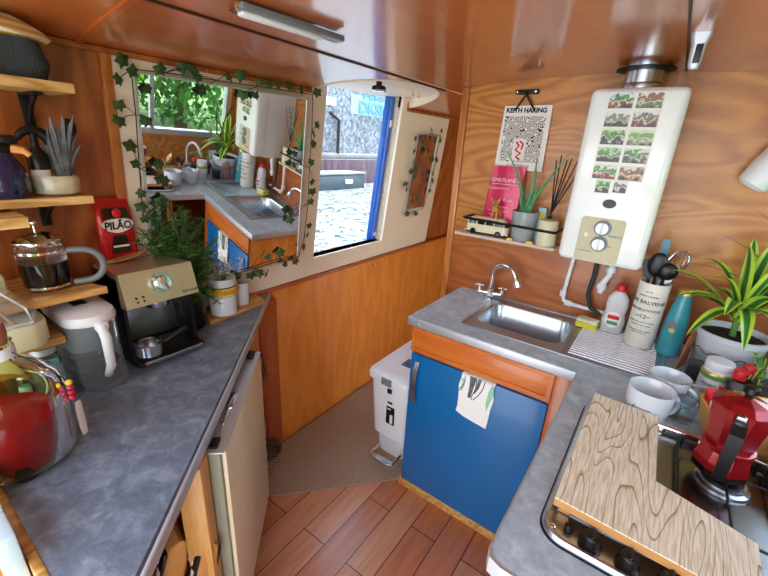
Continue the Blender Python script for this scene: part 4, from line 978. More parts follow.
for i,(x,y) in enumerate(((.272,1.345),(.295,1.395))):
    t=thing('sauce_bottle',(x,y,.9),['red capped bottle nearest the vitamin jar','red capped bottle behind the other, towards the trailing plant'][i],'bottle','red capped bottles behind the basket')
    b=B(); b.lathe([(.018,0),(.020,.003),(.020,.07),(.012,.09),(.011,.10),(0,.10)],(x,y,.9),20); part('body',b,'coffee',t)
    b=B(); b.lathe([(.015,.098),(.015,.122),(.013,.125),(0,.125)],(x,y,.9),20); part('cap',b,'redcap',t,'red cap')
t=thing('dark_bottle',(.335,1.36,.9),'dark lying bottle right of the red caps','bottle')
b=B(); b.tube([(.31,1.35,.925),(.36,1.33,.925),(.40,1.31,.93),(.43,1.30,.93)],[.024,.024,.012,.011],16); part('body',b,'coffee',t)
def mug(c,r,h,hang,label,emb):
    t=thing('mug',c,label,'mug','white mugs on the worktop')
    b=B(); b.lathe([(r*.72,0),(r*.80,.003),(r*.96,h*.5),(r,h),(r*.985,h+.002),(r*.95,h),(r*.9,h*.5),(r*.75,.008),(0,.008)],c,36); part('body',b,'cer',t)
    hv=Vector((math.cos(hang),math.sin(hang),0)); b=B(); b.tube(arc(Vector(c)+hv*r*.9+Vector((0,0,h*.5)),h*.32,PI*.5,-PI*.5,hv,(0,0,1),12),.0055,8); part('handle',b,'cer',t)
    if emb:
        b=B(); b.tube([(0,.021*math.cos(a),.016*math.sin(a)) for a in [2*PI*i/28 for i in range(28)]],.0010,5,closed=True)
        an=math.radians(-104)
        for v in b.bm.verts:
            ph=an+v.co.y/(r*.97); v.co=Vector((c[0]+(r*.962+v.co.x)*math.cos(ph),c[1]+(r*.962)*math.sin(ph),c[2]+h*.5+v.co.z))
        part('oval_print',b,'dust',t)
        wrap_text('lettering','COFFEE',.011,'dust',t,c,r*.962,h*.52,an)
    return t
mug((.082,1.135,.900),.054,.092,.55,'nearer white mug with a grey oval print beside the board',True)
mug((.122,1.262,.900),.050,.085,-.35,'farther white mug with a teaspoon behind the other mug',False)
b=B(); b.tube([(.130,1.25,.915),(.150,1.235,.985),(.205,1.215,1.005)],[.002,.0022,.0028],6); b.sph((.13,1.25,.915),.010,10,(1,.6,.4)); solo('teaspoon',b,'steel','steel teaspoon leaning in the farther white mug','spoon')
t=thing('drinking_glass',(.165,1.19,.9),'small clear drinking glass beside the nearer white mug','glass')
b=B(); b.lathe([(.026,0),(.028,.003),(.031,.06),(.029,.06),(.026,.006),(0,.006)],(.163,1.195,.9),28); part('body',b,'glass',t)
b=B(); b.lathe([(.0310,.057),(.0316,.059),(.0312,.061)],(.163,1.195,.9),28,cap=False); part('rim_band',b,pmat('blue_band','#5f93d0',.3),t,'blue rim band')
# snack basket
bk=(.285,1.185,.9)
t=thing('paper_basket',bk,'brown paper basket of snacks behind the red moka pot','basket')
b=B(); L=[]
for r,z in ((.062,0),(.078,.01),(.092,.06),(.10,.088),(.096,.092),(.086,.06),(.07,.014),(.001,.012)):
    L.append([(bk[0]+r*(1+.04*math.sin(i*1.9))*math.cos(2*PI*i/40),bk[1]+r*(1+.04*math.sin(i*1.9))*math.sin(2*PI*i/40),bk[2]+z+(.004*math.sin(i*1.3) if z>.05 else 0)) for i in range(40)])
b.loft(L,True,True); part('body',b,'kraft',t)
def packet(c,d,rx,rz,mat,label,pm=None):
    b=B(); b.M=Matrix.Translation(c)@Matrix.Rotation(rz,4,'Z')@Matrix.Rotation(rx,4,'X')
    w,h_,k=d; b.loft([rrect(0,0,w,.003,.001,0,2),rrect(0,0,w*.96,k,k*.4,h_*.25,2),rrect(0,0,w*.96,k,k*.4,h_*.75,2),rrect(0,0,w,.003,.001,h_,2)])
    o=solo('snack_packet',b,mat,label,'packet')
    if pm:
        b=B(); b.M=Matrix.Translation(c)@Matrix.Rotation(rz,4,'Z')@Matrix.Rotation(rx,4,'X'); b.box((0,0,h_*.5),(w*.7,k*1.06,h_*.3),.002); part('label',b,pm,o)
packet((.225,1.20,.925),(.05,.085,.014),-.2,.5,'redcap','red snack packet at the left of the paper basket','paper')
packet((.255,1.165,.925),(.05,.08,.014),.15,.1,'greenp','green snack packet in the front of the paper basket','black')
packet((.345,1.165,.93),(.10,.11,.022),-.5,.35,'stripe','yellow and cream packet at the right of the paper basket','redcap')
packet((.265,1.24,.925),(.06,.10,.02),-.1,-.3,'black','black snack packet at the back of the paper basket','whitep')
b=B(); b.tube([(.232,1.165,.93),(.255,1.13,1.02)],.0025,6); solo('lollipop_stick',b,'whitep','thin white stick poking out of the paper basket','stick')
b=B(); b.lathe([(.03,0),(.05,.006),(.072,.045),(.069,.047),(.045,.010),(0,.008)],(.375,1.05,.930),30); solo('orange_bowl',b,'orangebowl','small orange brown bowl right of the red moka pot','bowl')

# ================================================================== HOB COUNTER
t=thing('worktop',(.24,.87,.865),'grey laminate worktop around the gas hob','worktop')
b=B()
b.prism([(-.106,1.2655),(-.106,.525),(-.100,.508),(-.082,.502),(.590,.502),(.590,1.2655)],.866,.8995); part('slab',b,'workR',t)
b=B(); b.prism([(-.110,1.2655),(-.110,.522),(-.103,.505),(-.082,.4975),(.590,.4975),(.590,.502),(-.080,.502),(-.098,.510),(-.106,.525),(-.106,1.2655)],.865,.9005); part('edge_strip',b,'alu',t,'bright metal edging strip')
for (x,y) in ((-.06,.4965),(.12,.4965)):
    b=B(); b.sph((x,y,.884),.004,8); part('screw',b,'chrome',t)
# cabinet below
t=thing('cooker_cabinet',(.25,.87,0),'wooden cabinet frame under the gas hob worktop','cabinet')
b=B(); b.bx(-.07,-.045,.515,.54,0,.865,.003); b.bx(-.07,-.045,1.05,1.075,0,.865,.003); b.bx(-.07,-.045,.54,1.05,.84,.865,.003); part('frame',b,'post',t)
b=B(); b.bx(-.045,.58,.515,.53,0,.865); part('side_panel',b,'endpanel',t)
b=B(); b.bx(.0,.55,.56,1.03,.05,.80,.01); o=solo('oven',b,'white','white gas oven built in below the hob','oven')
b=B(); b.bx(-.012,-.002,.60,.99,.15,.62,.006); part('door',b,'glass',o); b=B(); b.tube([(-.03,.62,.68),(-.03,.97,.68)],.008,8); part('handle',b,'chrome',o)
t=solo('tea_towel',(lambda b:b.bx(-.083,-.071,.53,.66,.55,.866,.004))(B()),'towel2','blue and white striped cloth hanging below the hob worktop corner','towel')
# hob
t=thing('gas_hob',(.23,.85,.9),'stainless steel gas hob with black knobs','hob')
hx0,hx1,hy0,hy1=-.052,.50,.600,1.112
hcx,hcy,hw,hh=(hx0+hx1)/2,(hy0+hy1)/2,hx1-hx0,hy1-hy0
b=B(); b.loft([rrect(hcx,hcy,hw,hh,.045,.9005,8),rrect(hcx,hcy,hw,hh,.045,.906,8),rrect(hcx,hcy,hw-.008,hh-.008,.042,.912,8),rrect(hcx,hcy,hw-.020,hh-.020,.038,.912,8),rrect(hcx,hcy,hw-.034,hh-.034,.034,.905,8)]); part('tray',b,'steel',t)
b=B(); b.loft([rrect(hcx,hcy+.0,hw+.006,hh+.006,.047,.9,8),rrect(hcx,hcy,hw+.006,hh+.006,.047,.9025,8)]); part('gasket',b,'black',t)
b=B(); b.bx(hx0+.02,hx1-.02,hy0+.075,hy1-.022,.905,.9075); part('well',b,pmat('dark_hob_steel','#8a8c90',.25,metal=1),t,'darker polished steel well')
for i,(x) in enumerate((.032,.090,.148,.206)):
    b=B(); c=(x,.632,.906); b.lathe([(.019,0),(.019,.004),(.014,.006),(.0145,.022),(.012,.025),(0,.025)],c,24); b.box((x,.632,.932),(.006,.026,.006),.002); part('knob',b,'black',t)
b=B(); b.lathe([(.008,0),(.008,.01),(.006,.012),(0,.012)],(-.005,.640,.906),16); b.M=Matrix.Identity(4); part('ignition_button',b,'black',t)
b=B(); b.sph((-.030,.626,.912),.006,12,(1,1,.4)); part('screw',b,'chrome',t)
for (x,y,r) in ((.07,.97,.036),(.07,.77,.028),(.235,.965,.040),(.235,.78,.03),(.41,.97,.03),(.41,.78,.036)):
    b=B(); b.lathe([(r*1.25,0),(r*1.2,.006),(r,.008),(r,.014),(0,.014)],(x,y,.9075),28); bn=part('burner',b,'steel',t)
    b=B(); b.lathe([(r*.85,.014),(r*.85,.020),(r*.5,.023),(0,.023)],(x,y,.9075),28); part('burner_cap',b,'blackm',bn)
for (x0,x1) in ((.155,.312),(.325,.480)):
    b=B(); z=.9345; r=.0027
    Rr=[Vector(p) for p in rrect((x0+x1)/2,.875,x1-x0,.40,.02,z-.012,4)]; b.tube(Rr,.003,8,closed=True)
    for y in (.78,.965):
        b.tube([(x0,y,z-.012),(x0+.006,y,z),((x0+x1)/2-.02,y,z)],r,6); b.tube([(x1,y,z-.012),(x1-.006,y,z),((x0+x1)/2+.02,y,z)],r,6)
        xm=(x0+x1)/2
        b.tube([(xm,y-.09,z-.012),(xm,y-.084,z),(xm,y-.02,z)],r,6); b.tube([(xm,y+.09,z-.012),(xm,y+.084,z),(xm,y+.02,z)],r,6)
    for (x,y) in ((x0+.01,.685),(x1-.01,.685),(x0+.01,1.065),(x1-.01,1.065)): b.tube([(x,y,.908),(x,y,z-.012)],.004,6)
    part('pan_support',b,'blackm',t)
b=B(); b.tube([(.10,1.088,.922),(.49,1.088,.922)],.008,10); b.box((.12,1.088,.914),(.02,.018,.014),.003); b.box((.47,1.088,.914),(.02,.018,.014),.003); part('lid_hinge_bar',b,'chrome',t)
# L shaped board
Z0=.930
PB=[(-.040,.655),(-.038,1.088),(.108,1.080),(.113,.826),(.262,.776),(.258,.640)]
t=thing('hob_cover_board',(.08,.85,Z0),'pale grained L shaped wooden board covering the left of the hob','board')
b=B(); b.prism(PB,Z0,Z0+.0005); b.prism(PB,Z0+.0005,Z0+.0165); part('edge',b,'boardedge',t,'orange brown board edge')
b=B(); b.prism([(p[0],p[1]) for p in PB],Z0+.0166,Z0+.0186); part('face',b,'board',t)
for (x,y) in ((-.02,.68),(-.02,1.06),(.09,1.06),(.24,.66)):
    b=B(); b.box((x,y,.918),(.02,.02,.023),.002); part('foot',b,'boardedge',t)

# moka pot ------------------------------------------------------------
mc=(.222,.972,.9345)
t=thing('moka_pot',mc,'red octagonal stovetop moka pot with a black handle on the hob','coffee pot')
def octa(b,prof,c,rot=PI/8,cap0=True,cap1=True,n=8):
    sm=b.sm; b.sm=False
    b.loft([[(c[0]+r*math.cos(rot+2*PI*i/n),c[1]+r*math.sin(rot+2*PI*i/n),c[2]+z) for i in range(n)] for r,z in prof],cap0,cap1); b.sm=sm
rot0=.2
b=B(); octa(b,[(.050,.018),(.049,.034),(.043,.062)],mc,rot0); bs=part('base',b,'red',t)
b=B(); octa(b,[(.046,0),(.049,.004),(.0502,.0185)],mc,rot0); part('scorched_rim',b,pmat('scorched_metal','#1c0a0a',.4,metal=.5),bs,'scorched black bottom')
b=B(); b.lathe([(.045,.060),(.045,.070),(.040,.072)],mc,32); part('collar',b,'red',t)
b=B(); octa(b,[(.039,.070),(.042,.082),(.053,.160)],mc,rot0); 
spd=Vector((-.55,.83,0)).normalized()
v=Vector(mc)+spd*.049
s=Vector((-spd.y,spd.x,0))
b.loft([[v+Vector((0,0,.125)),v+Vector((0,0,.125))+s*.001,v+Vector((0,0,.125))-spd*.004,v+Vector((0,0,.125))-s*.001],[v+spd*.020+Vector((0,0,.166)),v-spd*.006+s*.022+Vector((0,0,.161)),v-spd*.02+Vector((0,0,.16)),v-spd*.006-s*.022+Vector((0,0,.161))]])
part('body',b,'red',t)
b=B(); octa(b,[(.054,.161),(.0545,.165),(.038,.176),(.008,.184)],mc,rot0); ld=part('lid',b,'red',t)
b=B(); b.lathe([(.006,.182),(.007,.190),(.013,.196),(.013,.206),(.009,.210),(0,.210)],mc,20); part('knob',b,'black',ld)
hd=Vector((-.16,-.98,0)).normalized() 
A=Vector(mc)+hd*.048
b=B(); sp=Vector((-hd.y,hd.x,0))
L=[]
for (o,z,w,tk) in ((.006,.150,.011,.010),(.030,.153,.011,.012),(.048,.145,.011,.012),(.050,.110,.0105,.011),(.046,.07,.010,.010),(.042,.035,.009,.007)):
    c=A+hd*o+Vector((0,0,z)); tv=Vector((hd.x,hd.y,0)) if o>.02 and z<.15 else (hd*.6+Vector((0,0,.8))).normalized()
    L.append([c+sp*w+tv*tk*.5,c+sp*w-tv*tk*.5,c-sp*w-tv*tk*.5,c-sp*w+tv*tk*.5])
b.loft(L); part('handle',b,'blackm',t,'black handle')
b=B(); c=A+hd*.006+Vector((0,0,.158)); b.box(c,(.016,.016,.016),.003,rz=math.atan2(hd.y,hd.x)); part('hinge',b,'steel',t)

# ================================================================== SINK CABINET
t=thing('sink_cabinet',(-.45,1.5,0),'sink cabinet with a bright blue door and an orange wood drawer front','cabinet')
b=B(); b.bx(-.732,-.716,1.2760,1.765,.0,.865,.002); part('end_panel',b,M['lower'],t)
b=B(); b.bx(-.165,-.150,1.2760,1.765,.0,.865); part('side_panel',b,'endpanel',t)
b=B(); b.bx(-.168,-.110,1.2660,1.2890,.0,.865,.002); b.bx(-.73,-.166,1.2720,1.2890,.745,.757); part('frame',b,'endpanel',t)
b=B(); b.bx(-.728,-.168,1.2630,1.2780,.757,.864,.005); fr=part('drawer_front',b,'drawer',t)
b=B(); b.holed(1,1.2590,1.2640,(-.728,.757),(-.168,.864),(-.712,.773),(-.184,.848)); part('moulding',b,'drawer',fr)
b=B(); b.bx(-.724,-.170,1.2600,1.2780,.062,.744,.003); dr=part('door',b,'blue',t)
b=B(); L=[]
for k in range(9):
    s_=k/8; z=.715-.205*s_; o=.004+.024*math.sin(PI*s_)**.6; L.append([(-.697-.006*s_*0,1.2600-o,z),(-.697,1.2600-o-.003,z),(-.677,1.2600-o-.003,z),(-.677,1.2600-o,z)])
b.loft(L); part('handle',b,'steel',dr,'curved steel handle')
b=B(); b.bx(-.745,-.16,1.2760,1.2940,0,.056,.002); part('plinth',b,'pine',t)
b=B(); b.bx(-.734,-.165,1.2890,1.765,.05,.062); part('bottom_panel',b,'endpanel',t)
# tea towel on blue door
t=thing('tea_towel',(-.42,1.2540,.56),'white printed tea towel hanging over the blue cupboard door','towel')
b=B(); ol=[(-.485,.75),(-.487,.73),(-.494,.69),(-.490,.665),(-.488,.60),(-.493,.572),(-.46,.560),(-.42,.554),(-.362,.548),(-.360,.575),(-.357,.64),(-.350,.68),(-.357,.72),(-.354,.75)]
b.prism(ol,1.2500,1.2570,lambda x,y,z:(x,z-.004*math.sin((x+.49)*60)*0,y)); b.bx(-.485,-.354,1.2500,1.2840,.745,.751,.002); part('cloth',b,'paper',t)
def decal(poly,m,nm='print',l=None):
    b=B(); b.prism(poly,1.2485,1.2515,lambda x,y,z:(x,z,y)); part(nm,b,m,t,l)
decal([(-.487,.728),(-.472,.725),(-.470,.70),(-.478,.672),(-.490,.668),(-.482,.69),(-.480,.712)],'mint',l='mint green printed patch')
decal([(-.366,.742),(-.356,.738),(-.355,.70),(-.372,.625),(-.378,.66),(-.374,.71)],'mint',l='mint green printed patch')
decal([(-.452,.748),(-.425,.748),(-.432,.71),(-.440,.655),(-.452,.652),(-.450,.70)],'dust',l='grey printed bar')
decal([(-.418,.748),(-.405,.748),(-.412,.71),(-.425,.68),(-.432,.682),(-.424,.71)],'dust',l='grey printed bar')
b=B(); b.tube([(-.392,1.2475,.748),(-.396,1.2475,.715),(-.410,1.2475,.68),(-.428,1.2475,.652),(-.436,1.2475,.650),(-.434,1.2475,.67),(-.425,1.2475,.70),(-.424,1.2475,.745)],.0016,5); b.tube([(-.472,1.2475,.742),(-.470,1.2475,.715),(-.480,1.2475,.685),(-.489,1.2475,.68)],.0014,5); part('line_print',b,'black',t)

# ---- bin
t=thing('pedal_bin',(-.89,1.57,0),'white pedal bin beside the blue sink cabinet','bin')
bx_,by_=-.895,1.575
b=B(); b.loft([rrect(bx_+.01,by_,.165,.36,.03,.045),rrect(bx_+.01,by_,.17,.37,.03,.12),rrect(bx_+.008,by_-.004,.20,.40,.03,.14),rrect(bx_,by_,.232,.43,.035,.475)]); part('body',b,'whitep',t)
b=B(); b.loft([rrect(bx_+.01,by_,.16,.35,.03,.004),rrect(bx_+.01,by_,.165,.355,.03,.046)]); part('foot',b,'whitep',t)
b=B(); b.loft([rrect(bx_,by_-.006,.250,.455,.04,.472),rrect(bx_,by_-.006,.254,.460,.042,.488),rrect(bx_,by_-.006,.246,.450,.04,.505),rrect(bx_,by_-.006,.21,.41,.04,.512)]); ld=part('lid',b,M['whitep'],t)
b=B(); b.box((bx_+.02,by_-.06,.513),(.06,.075,.004),.001); part('sticker',b,pmat('blue_grey_sticker','#4a5a74',.3),ld,'blue grey sticker')
yf=by_-.219
b=B(); b.bx(bx_-.028,bx_+.030,yf-.024,yf+.02,.465,.500,.004); part('latch',b,'grey',ld,'grey latch')
b=B(); b.box((bx_+.01,yf+.002,.425),(.026,.01,.026),.004); part('clip',b,'black',t)
b=B(); b.box((bx_+.013,yf+.010,.355),(.030,.012,.012),.004); part('clip',b,'black',t)
b=B(); b.box((bx_+.018,yf+.013,.280),(.050,.010,.105),.002); lb=part('label',b,'black',t,'black instruction label')
b=B(); b.box((bx_+.026,yf+.0065,.262),(.016,.002,.05),.0); b.box((bx_+.010,yf+.0065,.318),(.02,.002,.006),0); part('print',b,'paper',lb)
b=B(); P=[(bx_-.05,yf+.03,.050),(bx_-.048,yf-.055,.052),(bx_-.02,yf-.068,.052),(bx_+.06,yf-.068,.052),(bx_+.085,yf-.055,.052),(bx_+.085,yf+.03,.05)]; b.tube(P,.007,8); b.bx(bx_-.045,bx_+.08,yf-.065,yf-.035,.046,.056,.003); part('pedal',b,'steel',t)
# rug
b=B(); b.prism([(-1.385,.70),(-1.150,.845),(-.735,1.315),(-.765,1.40),(-.90,1.86),(-1.385,1.86)],.001,.009); solo('herringbone_rug',b,'rug','brown herringbone woven rug on the floorboards','rug')

# ================================================================== BULKHEAD ITEMS
# boiler
t=thing('water_heater',(-.155,1.76,1.207),'white wall mounted gas water heater on the bulkhead','water heater')
b=B(); b.loft([[(x,y,z) for x,z in ((-.284,1.207),(-.024,1.207),(-.026,1.760),(-.284,1.757))] for y in (1.765,1.565)]); b.box((-.154,1.54,1.483),(.262,.10,.555),.022,4); part('casing',b,'white',t)
b=B(); b.loft([[(p[0],1.492-o,p[1]) for p in [(q[0],q[1]) for q in [(a[0],a[1]) for a in rrect(-.162,1.290,.135,.150,.012,0)]]] for o in (-.004,.004)]); cp=part('control_panel',b,'beige',t,'beige control panel')
for z in (1.332,1.278):
    b=B(); b.cyl((-.160,1.490,z),(-.160,1.486,z),.027,.027,28); part('dial_ring',b,'grey',cp)
    b=B(); b.cyl((-.160,1.488,z),(-.160,1.470,z),.021,.019,28); b.box((-.160,1.470,z),(.007,.006,.036),.002,rz=0); part('dial',b,'alu',cp)
b=B(); b.cyl((-.205,1.489,1.305),(-.205,1.484,1.305),.008,.008,18); part('button',b,'cream',cp)
text('lettering','MORCO',.011,pmat('blue_print','#2a6aa8',.5),cp,(-.118,1.4872,1.308),(1,0,0),(0,0,1),.0004)
text('lettering','Gas Water Heater',.006,'dust',cp,(-.200,1.4872,1.248),(1,0,0),(0,0,1),.0003)
text('lettering','HOT',.006,'dust',cp,(-.128,1.4872,1.272),(1,0,0),(0,0,1),.0003)
b=B(); b.loft([[(-.158+.020*math.cos(a),1.490-o,1.413+.0145*math.sin(a)) for a in [2*PI*i/28 for i in range(28)]] for o in (-.004,.003)]); part('viewing_port',b,'black',t,'black oval viewing port')
fl=thing('flue_pipe',(-.166,1.66,1.755),'steel flue pipe rising from the water heater to the ceiling','pipe')
b=B(); b.lathe([(.056,0),(.056,.095)],(-.166,1.655,1.755),36,cap=False); b.lathe([(.057,.0),(.060,.004),(.060,.030),(.057,.034)],(-.166,1.655,1.755),36,cap=False); part('pipe',b,'steel',fl)
b=B(); b.lathe([(.058,.070),(.085,.074),(.085,.078),(.058,.078)],(-.166,1.655,1.755),36,cap=False); part('collar',b,'blackm',fl)
# picture magnets
names=['top left','top right','second row left','second row right','third row left','third row right','fourth row left','fourth row right','fifth row left','fifth row right','bottom left, smaller','bottom right, smallest']
cols=[('#cfd8dc','#4a7a34','#8a5a3a'),('#d8dcd8','#8a5a34','#5a7a3a'),('#dcdcd8','#7a7a66','#4a5a3a'),('#cfd4d4','#6a6a5a','#8a4a34'),('#b8d088','#3f7a34','#33402a'),('#c8d8a8','#6a9a54','#8a9a7a'),('#b8c8a8','#4a8a44','#4a4a40'),('#c8d0b8','#3f7a3c','#6a6a60'),('#d0d4c8','#4a8a40','#a04a34'),('#d0ccb8','#7a5a44','#b07a44'),('#a8c898','#3f7a3c','#2f3a28'),('#dcdcdc','#6a6a6a','#2f3234')]
k=0
for r in range(5):
    for c_ in range(2):
        x=-.194+.075*c_; z=1.722-.0525*r
        w_,h_=.072,.049
        b=B(); b.box((x,1.4885,z),(w_,.002,h_),0); m1=solo('fridge_magnet',b,'paper','picture magnet on the water heater, '+names[k],'magnet','boat picture magnets on the water heater')
        b=B(); b.box((x,1.4870,z),(w_-.006,.0012,h_-.006),0); part('picture',b,photo_mat('boat_print_%d'%k,*cols[k],k+1),m1); k+=1
for (x,z,w_,h_) in ((-.190,1.465,.045,.043),(-.140,1.468,.042,.040)):
    b=B(); b.box((x,1.4885,z),(w_,.002,h_),0); m1=solo('fridge_magnet',b,'paper','picture magnet on the water heater, '+names[k],'magnet','boat picture magnets on the water heater')
    b=B(); b.box((x,1.4870,z),(w_-.005,.0012,h_-.005),0); part('picture',b,photo_mat('boat_print_%d'%k,*cols[k],k+1),m1); k+=1
# pipes below
t=thing('water_pipe',(-.28,1.74,.95),'white plastic water pipe with elbows below the water heater','pipe')
b=B(); b.tube([(-.262,1.745,1.215),(-.276,1.745,.99),(-.268,1.745,.965),(-.24,1.745,.957),(-.15,1.745,.955),(-.10,1.745,.955)],.0085,10); part('pipe',b,'whitep',t)
b=B(); b.tube([(-.277,1.745,1.01),(-.276,1.745,.985)],.0135,12); b.tube([(-.262,1.745,.960),(-.235,1.745,.957)],.0135,12); part('elbow',b,'whitep',t)
t=thing('drain_hose',(-.16,1.74,.93),'dark rubber hose hanging below the water heater','hose')
b=B(); b.tube([(-.178,1.74,1.21),(-.176,1.74,1.10),(-.182,1.738,1.02),(-.160,1.735,.965),(-.12,1.735,.945)],.009,10); part('hose',b,'dgrey',t)
t=thing('gas_valve',(-.13,1.72,1.05),'white plastic valve fitting right of the dark hose','valve')
b=B(); b.tube([(-.118,1.735,1.21),(-.120,1.735,1.13)],.012,12); b.tube([(-.121,1.735,1.15),(-.121,1.735,1.128)],.018,12); b.tube([(-.120,1.735,1.125),(-.138,1.73,1.08),(-.140,1.73,1.04)],.012,12); b.sph((-.139,1.73,1.065),.020,12,(1,.8,1)); part('body',b,'whitep',t)
# picture shelf
t=thing('wall_shelf',(-.545,1.72,1.188),'narrow white edged shelf on the bulkhead with a black rail','shelf')
M['washed']=pmat('whitewashed_wood','#cdbcae',.6)
b=B(); b.bx(-.775,-.330,1.650,1.769,1.188,1.201,.002); part('board',b,'washed',t)
b=B(); b.tube([(-.740,1.769,1.270),(-.742,1.660,1.270),(-.735,1.652,1.270),(-.345,1.652,1.262),(-.338,1.660,1.262),(-.338,1.769,1.262)],.0055,8); part('rail',b,'blackm',t)
for x in (-.515,-.432): 
    b=B(); b.box((x,1.655,1.207),(.026,.014,.012),.003); part('clip',b,'yellow',t,'yellow clip')
# bus
vx,vy,vz=-.632,1.695,1.201
t=thing('toy_bus',(vx,vy,vz),'cream and black toy camper bus on the narrow shelf','toy')
b=B(); b.loft([rrect(vx,vy,w,d,.018,z) for z,w,d in ((vz+.012,.186,.066),(vz+.018,.192,.070),(vz+.042,.192,.070),(vz+.047,.186,.066))]); b.loft([rrect(vx,vy,w,d,.016,z) for z,w,d in ((vz+.064,.168,.056),(vz+.074,.160,.052),(vz+.079,.14,.04))]); part('body',b,'creamp',t)
b=B(); b.loft([rrect(vx,vy,w,d,.016,z) for z,w,d in ((vz+.0465,.182,.063),(vz+.065,.168,.056))]); b.bx(vx-.09,vx+.09,vy-.03,vy+.03,vz+.006,vz+.014); part('windows',b,'coffee',t,'dark windows')
b=B()
for x in (-.085,-.045,-.005,.035,.08): b.bx(vx+x-.002,vx+x+.002,vy-.0325,vy+.0325,vz+.046,vz+.066)
part('window_posts',b,'creamp',t)
for x in (-.058,.058):
    for s_ in (-1,1):
        b=B(); b.cyl((vx+x,vy+s_*.024,vz+.014),(vx+x,vy+s_*.037,vz+.014),.014,.014,20); wh=part('wheel',b,'black',t)
        b=B(); b.cyl((vx+x,vy+s_*.037,vz+.014),(vx+x,vy+s_*.0385,vz+.014),.007,.007,14); part('hub_cap',b,'chrome',wh)
for s_ in (-.097,.097):
    b=B(); b.box((vx+s_,vy,vz+.0155),(.006,.066,.007),.002); part('bumper',b,'chrome',t)
# dog
gx,gy,gz=-.606,1.690,1.281
t=thing('dog_figurine',(gx,gy,gz),'tan toy dog figurine standing on the toy bus','figurine')
b=B()
b.tube([(gx+.004,gy+.022,gz+.028),(gx+.002,gy+.005,gz+.031),(gx-.002,gy-.010,gz+.036),(gx-.004,gy-.014,gz+.052)],[.012,.013,.013,.009],12)
for (x,y) in ((-.010,-.012),(.008,-.012),(-.006,.020),(.012,.020)): b.tube([(gx+x,gy+y,gz+.026),(gx+x*1.1,gy+y+(.006 if y>0 else 0),gz+.014),(gx+x*1.2,gy+y,gz+.003),(gx+x*1.2,gy+y-.005,gz+.002)],[.0065,.0045,.004,.004],8)
b.sph((gx-.004,gy-.018,gz+.064),.0165,14,(1.05,1,.9)); b.tube([(gx-.004,gy-.030,gz+.060),(gx-.004,gy-.042,gz+.057)],[.008,.005],10)
b.tube([(gx+.006,gy+.03,gz+.03),(gx+.010,gy+.038,gz+.044)],[.004,.002],6); part('body',b,'tan',t)
for s_ in (-1,1):
    b=B(); b.loft([[(gx-.004+s_*.006,gy-.016,gz+.074),(gx-.004+s_*.017,gy-.016,gz+.066),(gx-.004+s_*.012,gy-.010,gz+.070)],[(gx-.004+s_*.022,gy-.014,gz+.091),(gx-.004+s_*.0235,gy-.014,gz+.090),(gx-.004+s_*.022,gy-.012,gz+.090)]]); part('ear',b,'tan',t)
    b=B(); b.sph((gx-.004+s_*.0075,gy-.0325,gz+.067),.0034,8); part('eye',b,'black',t)
b=B(); b.sph((gx-.004,gy-.044,gz+.058),.0028,8); part('nose',b,'black',t)
# magenta pouch
t=thing('magenta_pouch',(-.60,1.745,1.201),'magenta foil pouch standing behind the toy dog','packet')
b=B(); L=[]
for s_,w,d in ((0,.150,.036),(.08,.156,.040),(.4,.156,.030),(.85,.150,.010),(1,.148,.004)):
    z=1.203+.298*s_; L.append(rrect(-.604+.008*s_,1.747-.008*(1-s_),w,d,min(d*.4,.01),z,3))
b.loft(L); part('pouch',b,'magenta',t)
pf=lambda s_:1.747-.008*(1-s_)-(.015*(1-s_)+.006)-.0015-.002
M['pinkw']=pmat('pink_white_print','#f0d6dc',.5)
for body,sz,s_,dx_ in (('ONE.PLANET',.021,.80,0),('THE GOOD PROTEIN',.010,.68,-.02),('CHAI',.02,.52,.03),('100% plant based',.009,.42,.0),('500g',.010,.30,-.035)):
    text('lettering',body,sz,'pinkw',t,(-.600+dx_,pf(s_)-.004,1.203+.298*s_),(1,0,0),(0,-.05,1),.0004)
b=B(); b.box((-.600,pf(.74)-.003,1.203+.298*.745),(.11,.001,.0015)); b.box((-.600,pf(.35)-.005,1.203+.298*.36),(.11,.001,.0015)); part('print',b,'pinkw',t)
# aloe
ax,ay,az=-.482,1.706,1.201
t=thing('aloe_plant',(ax,ay,az),'aloe plant with long pointed leaves in a grey ribbed pot','plant')
b=B(); L=[]
for r,z in ((.040,0),(.044,.004),(.054,.118),(.055,.125),(.051,.125),(.048,.10),(.001,.10)):
    L.append([(ax+r*(1+.015*(i%2))*math.cos(2*PI*i/48),ay+r*(1+.015*(i%2))*math.sin(2*PI*i/48),az+z) for i in range(48)])
b.loft(L); part('pot',b,'pot',t)
b=B(); b.lathe([(.047,.101),(.02,.108),(0,.108)],(ax,ay,az),20); part('soil',b,'soil',t)
for i,(tx_,ty_,tz_,cx2,cz2) in enumerate(((-.112,-.03,.362,-.01,.22),(.005,.0,.345,.02,.2),(.150,-.06,.385,.02,.18),(-.035,.03,.24,-.03,.17),(.045,-.04,.25,.02,.16),(-.02,-.05,.22,-.03,.13))):
    b=B(); P=bez((ax+(i-2.5)*.006,ay,az+.10),(ax+cx2,ay+ty_*.3,az+cz2),(ax+tx_,ay+ty_,az+tz_),10)
    L=[]
    for j,p in enumerate(P):
        s_=.0125*(1-j/10)**.8+.0008; L.append([p+Vector((-s_,0,.0)),p+Vector((-s_*.6,-s_*.55,0)),p+Vector((s_*.6,-s_*.55,0)),p+Vector((s_,0,0)),p+Vector((s_*.5,s_*.2,0)),p+Vector((-s_*.5,s_*.2,0))])
    b.loft(L); part('leaf',b,'aloe',t)
b=B(); b.bx(-.437,-.405,1.730,1.742,1.201,1.345,.001); o=solo('card_box',b,'ltblue','small light blue printed box behind the aloe pot','box')
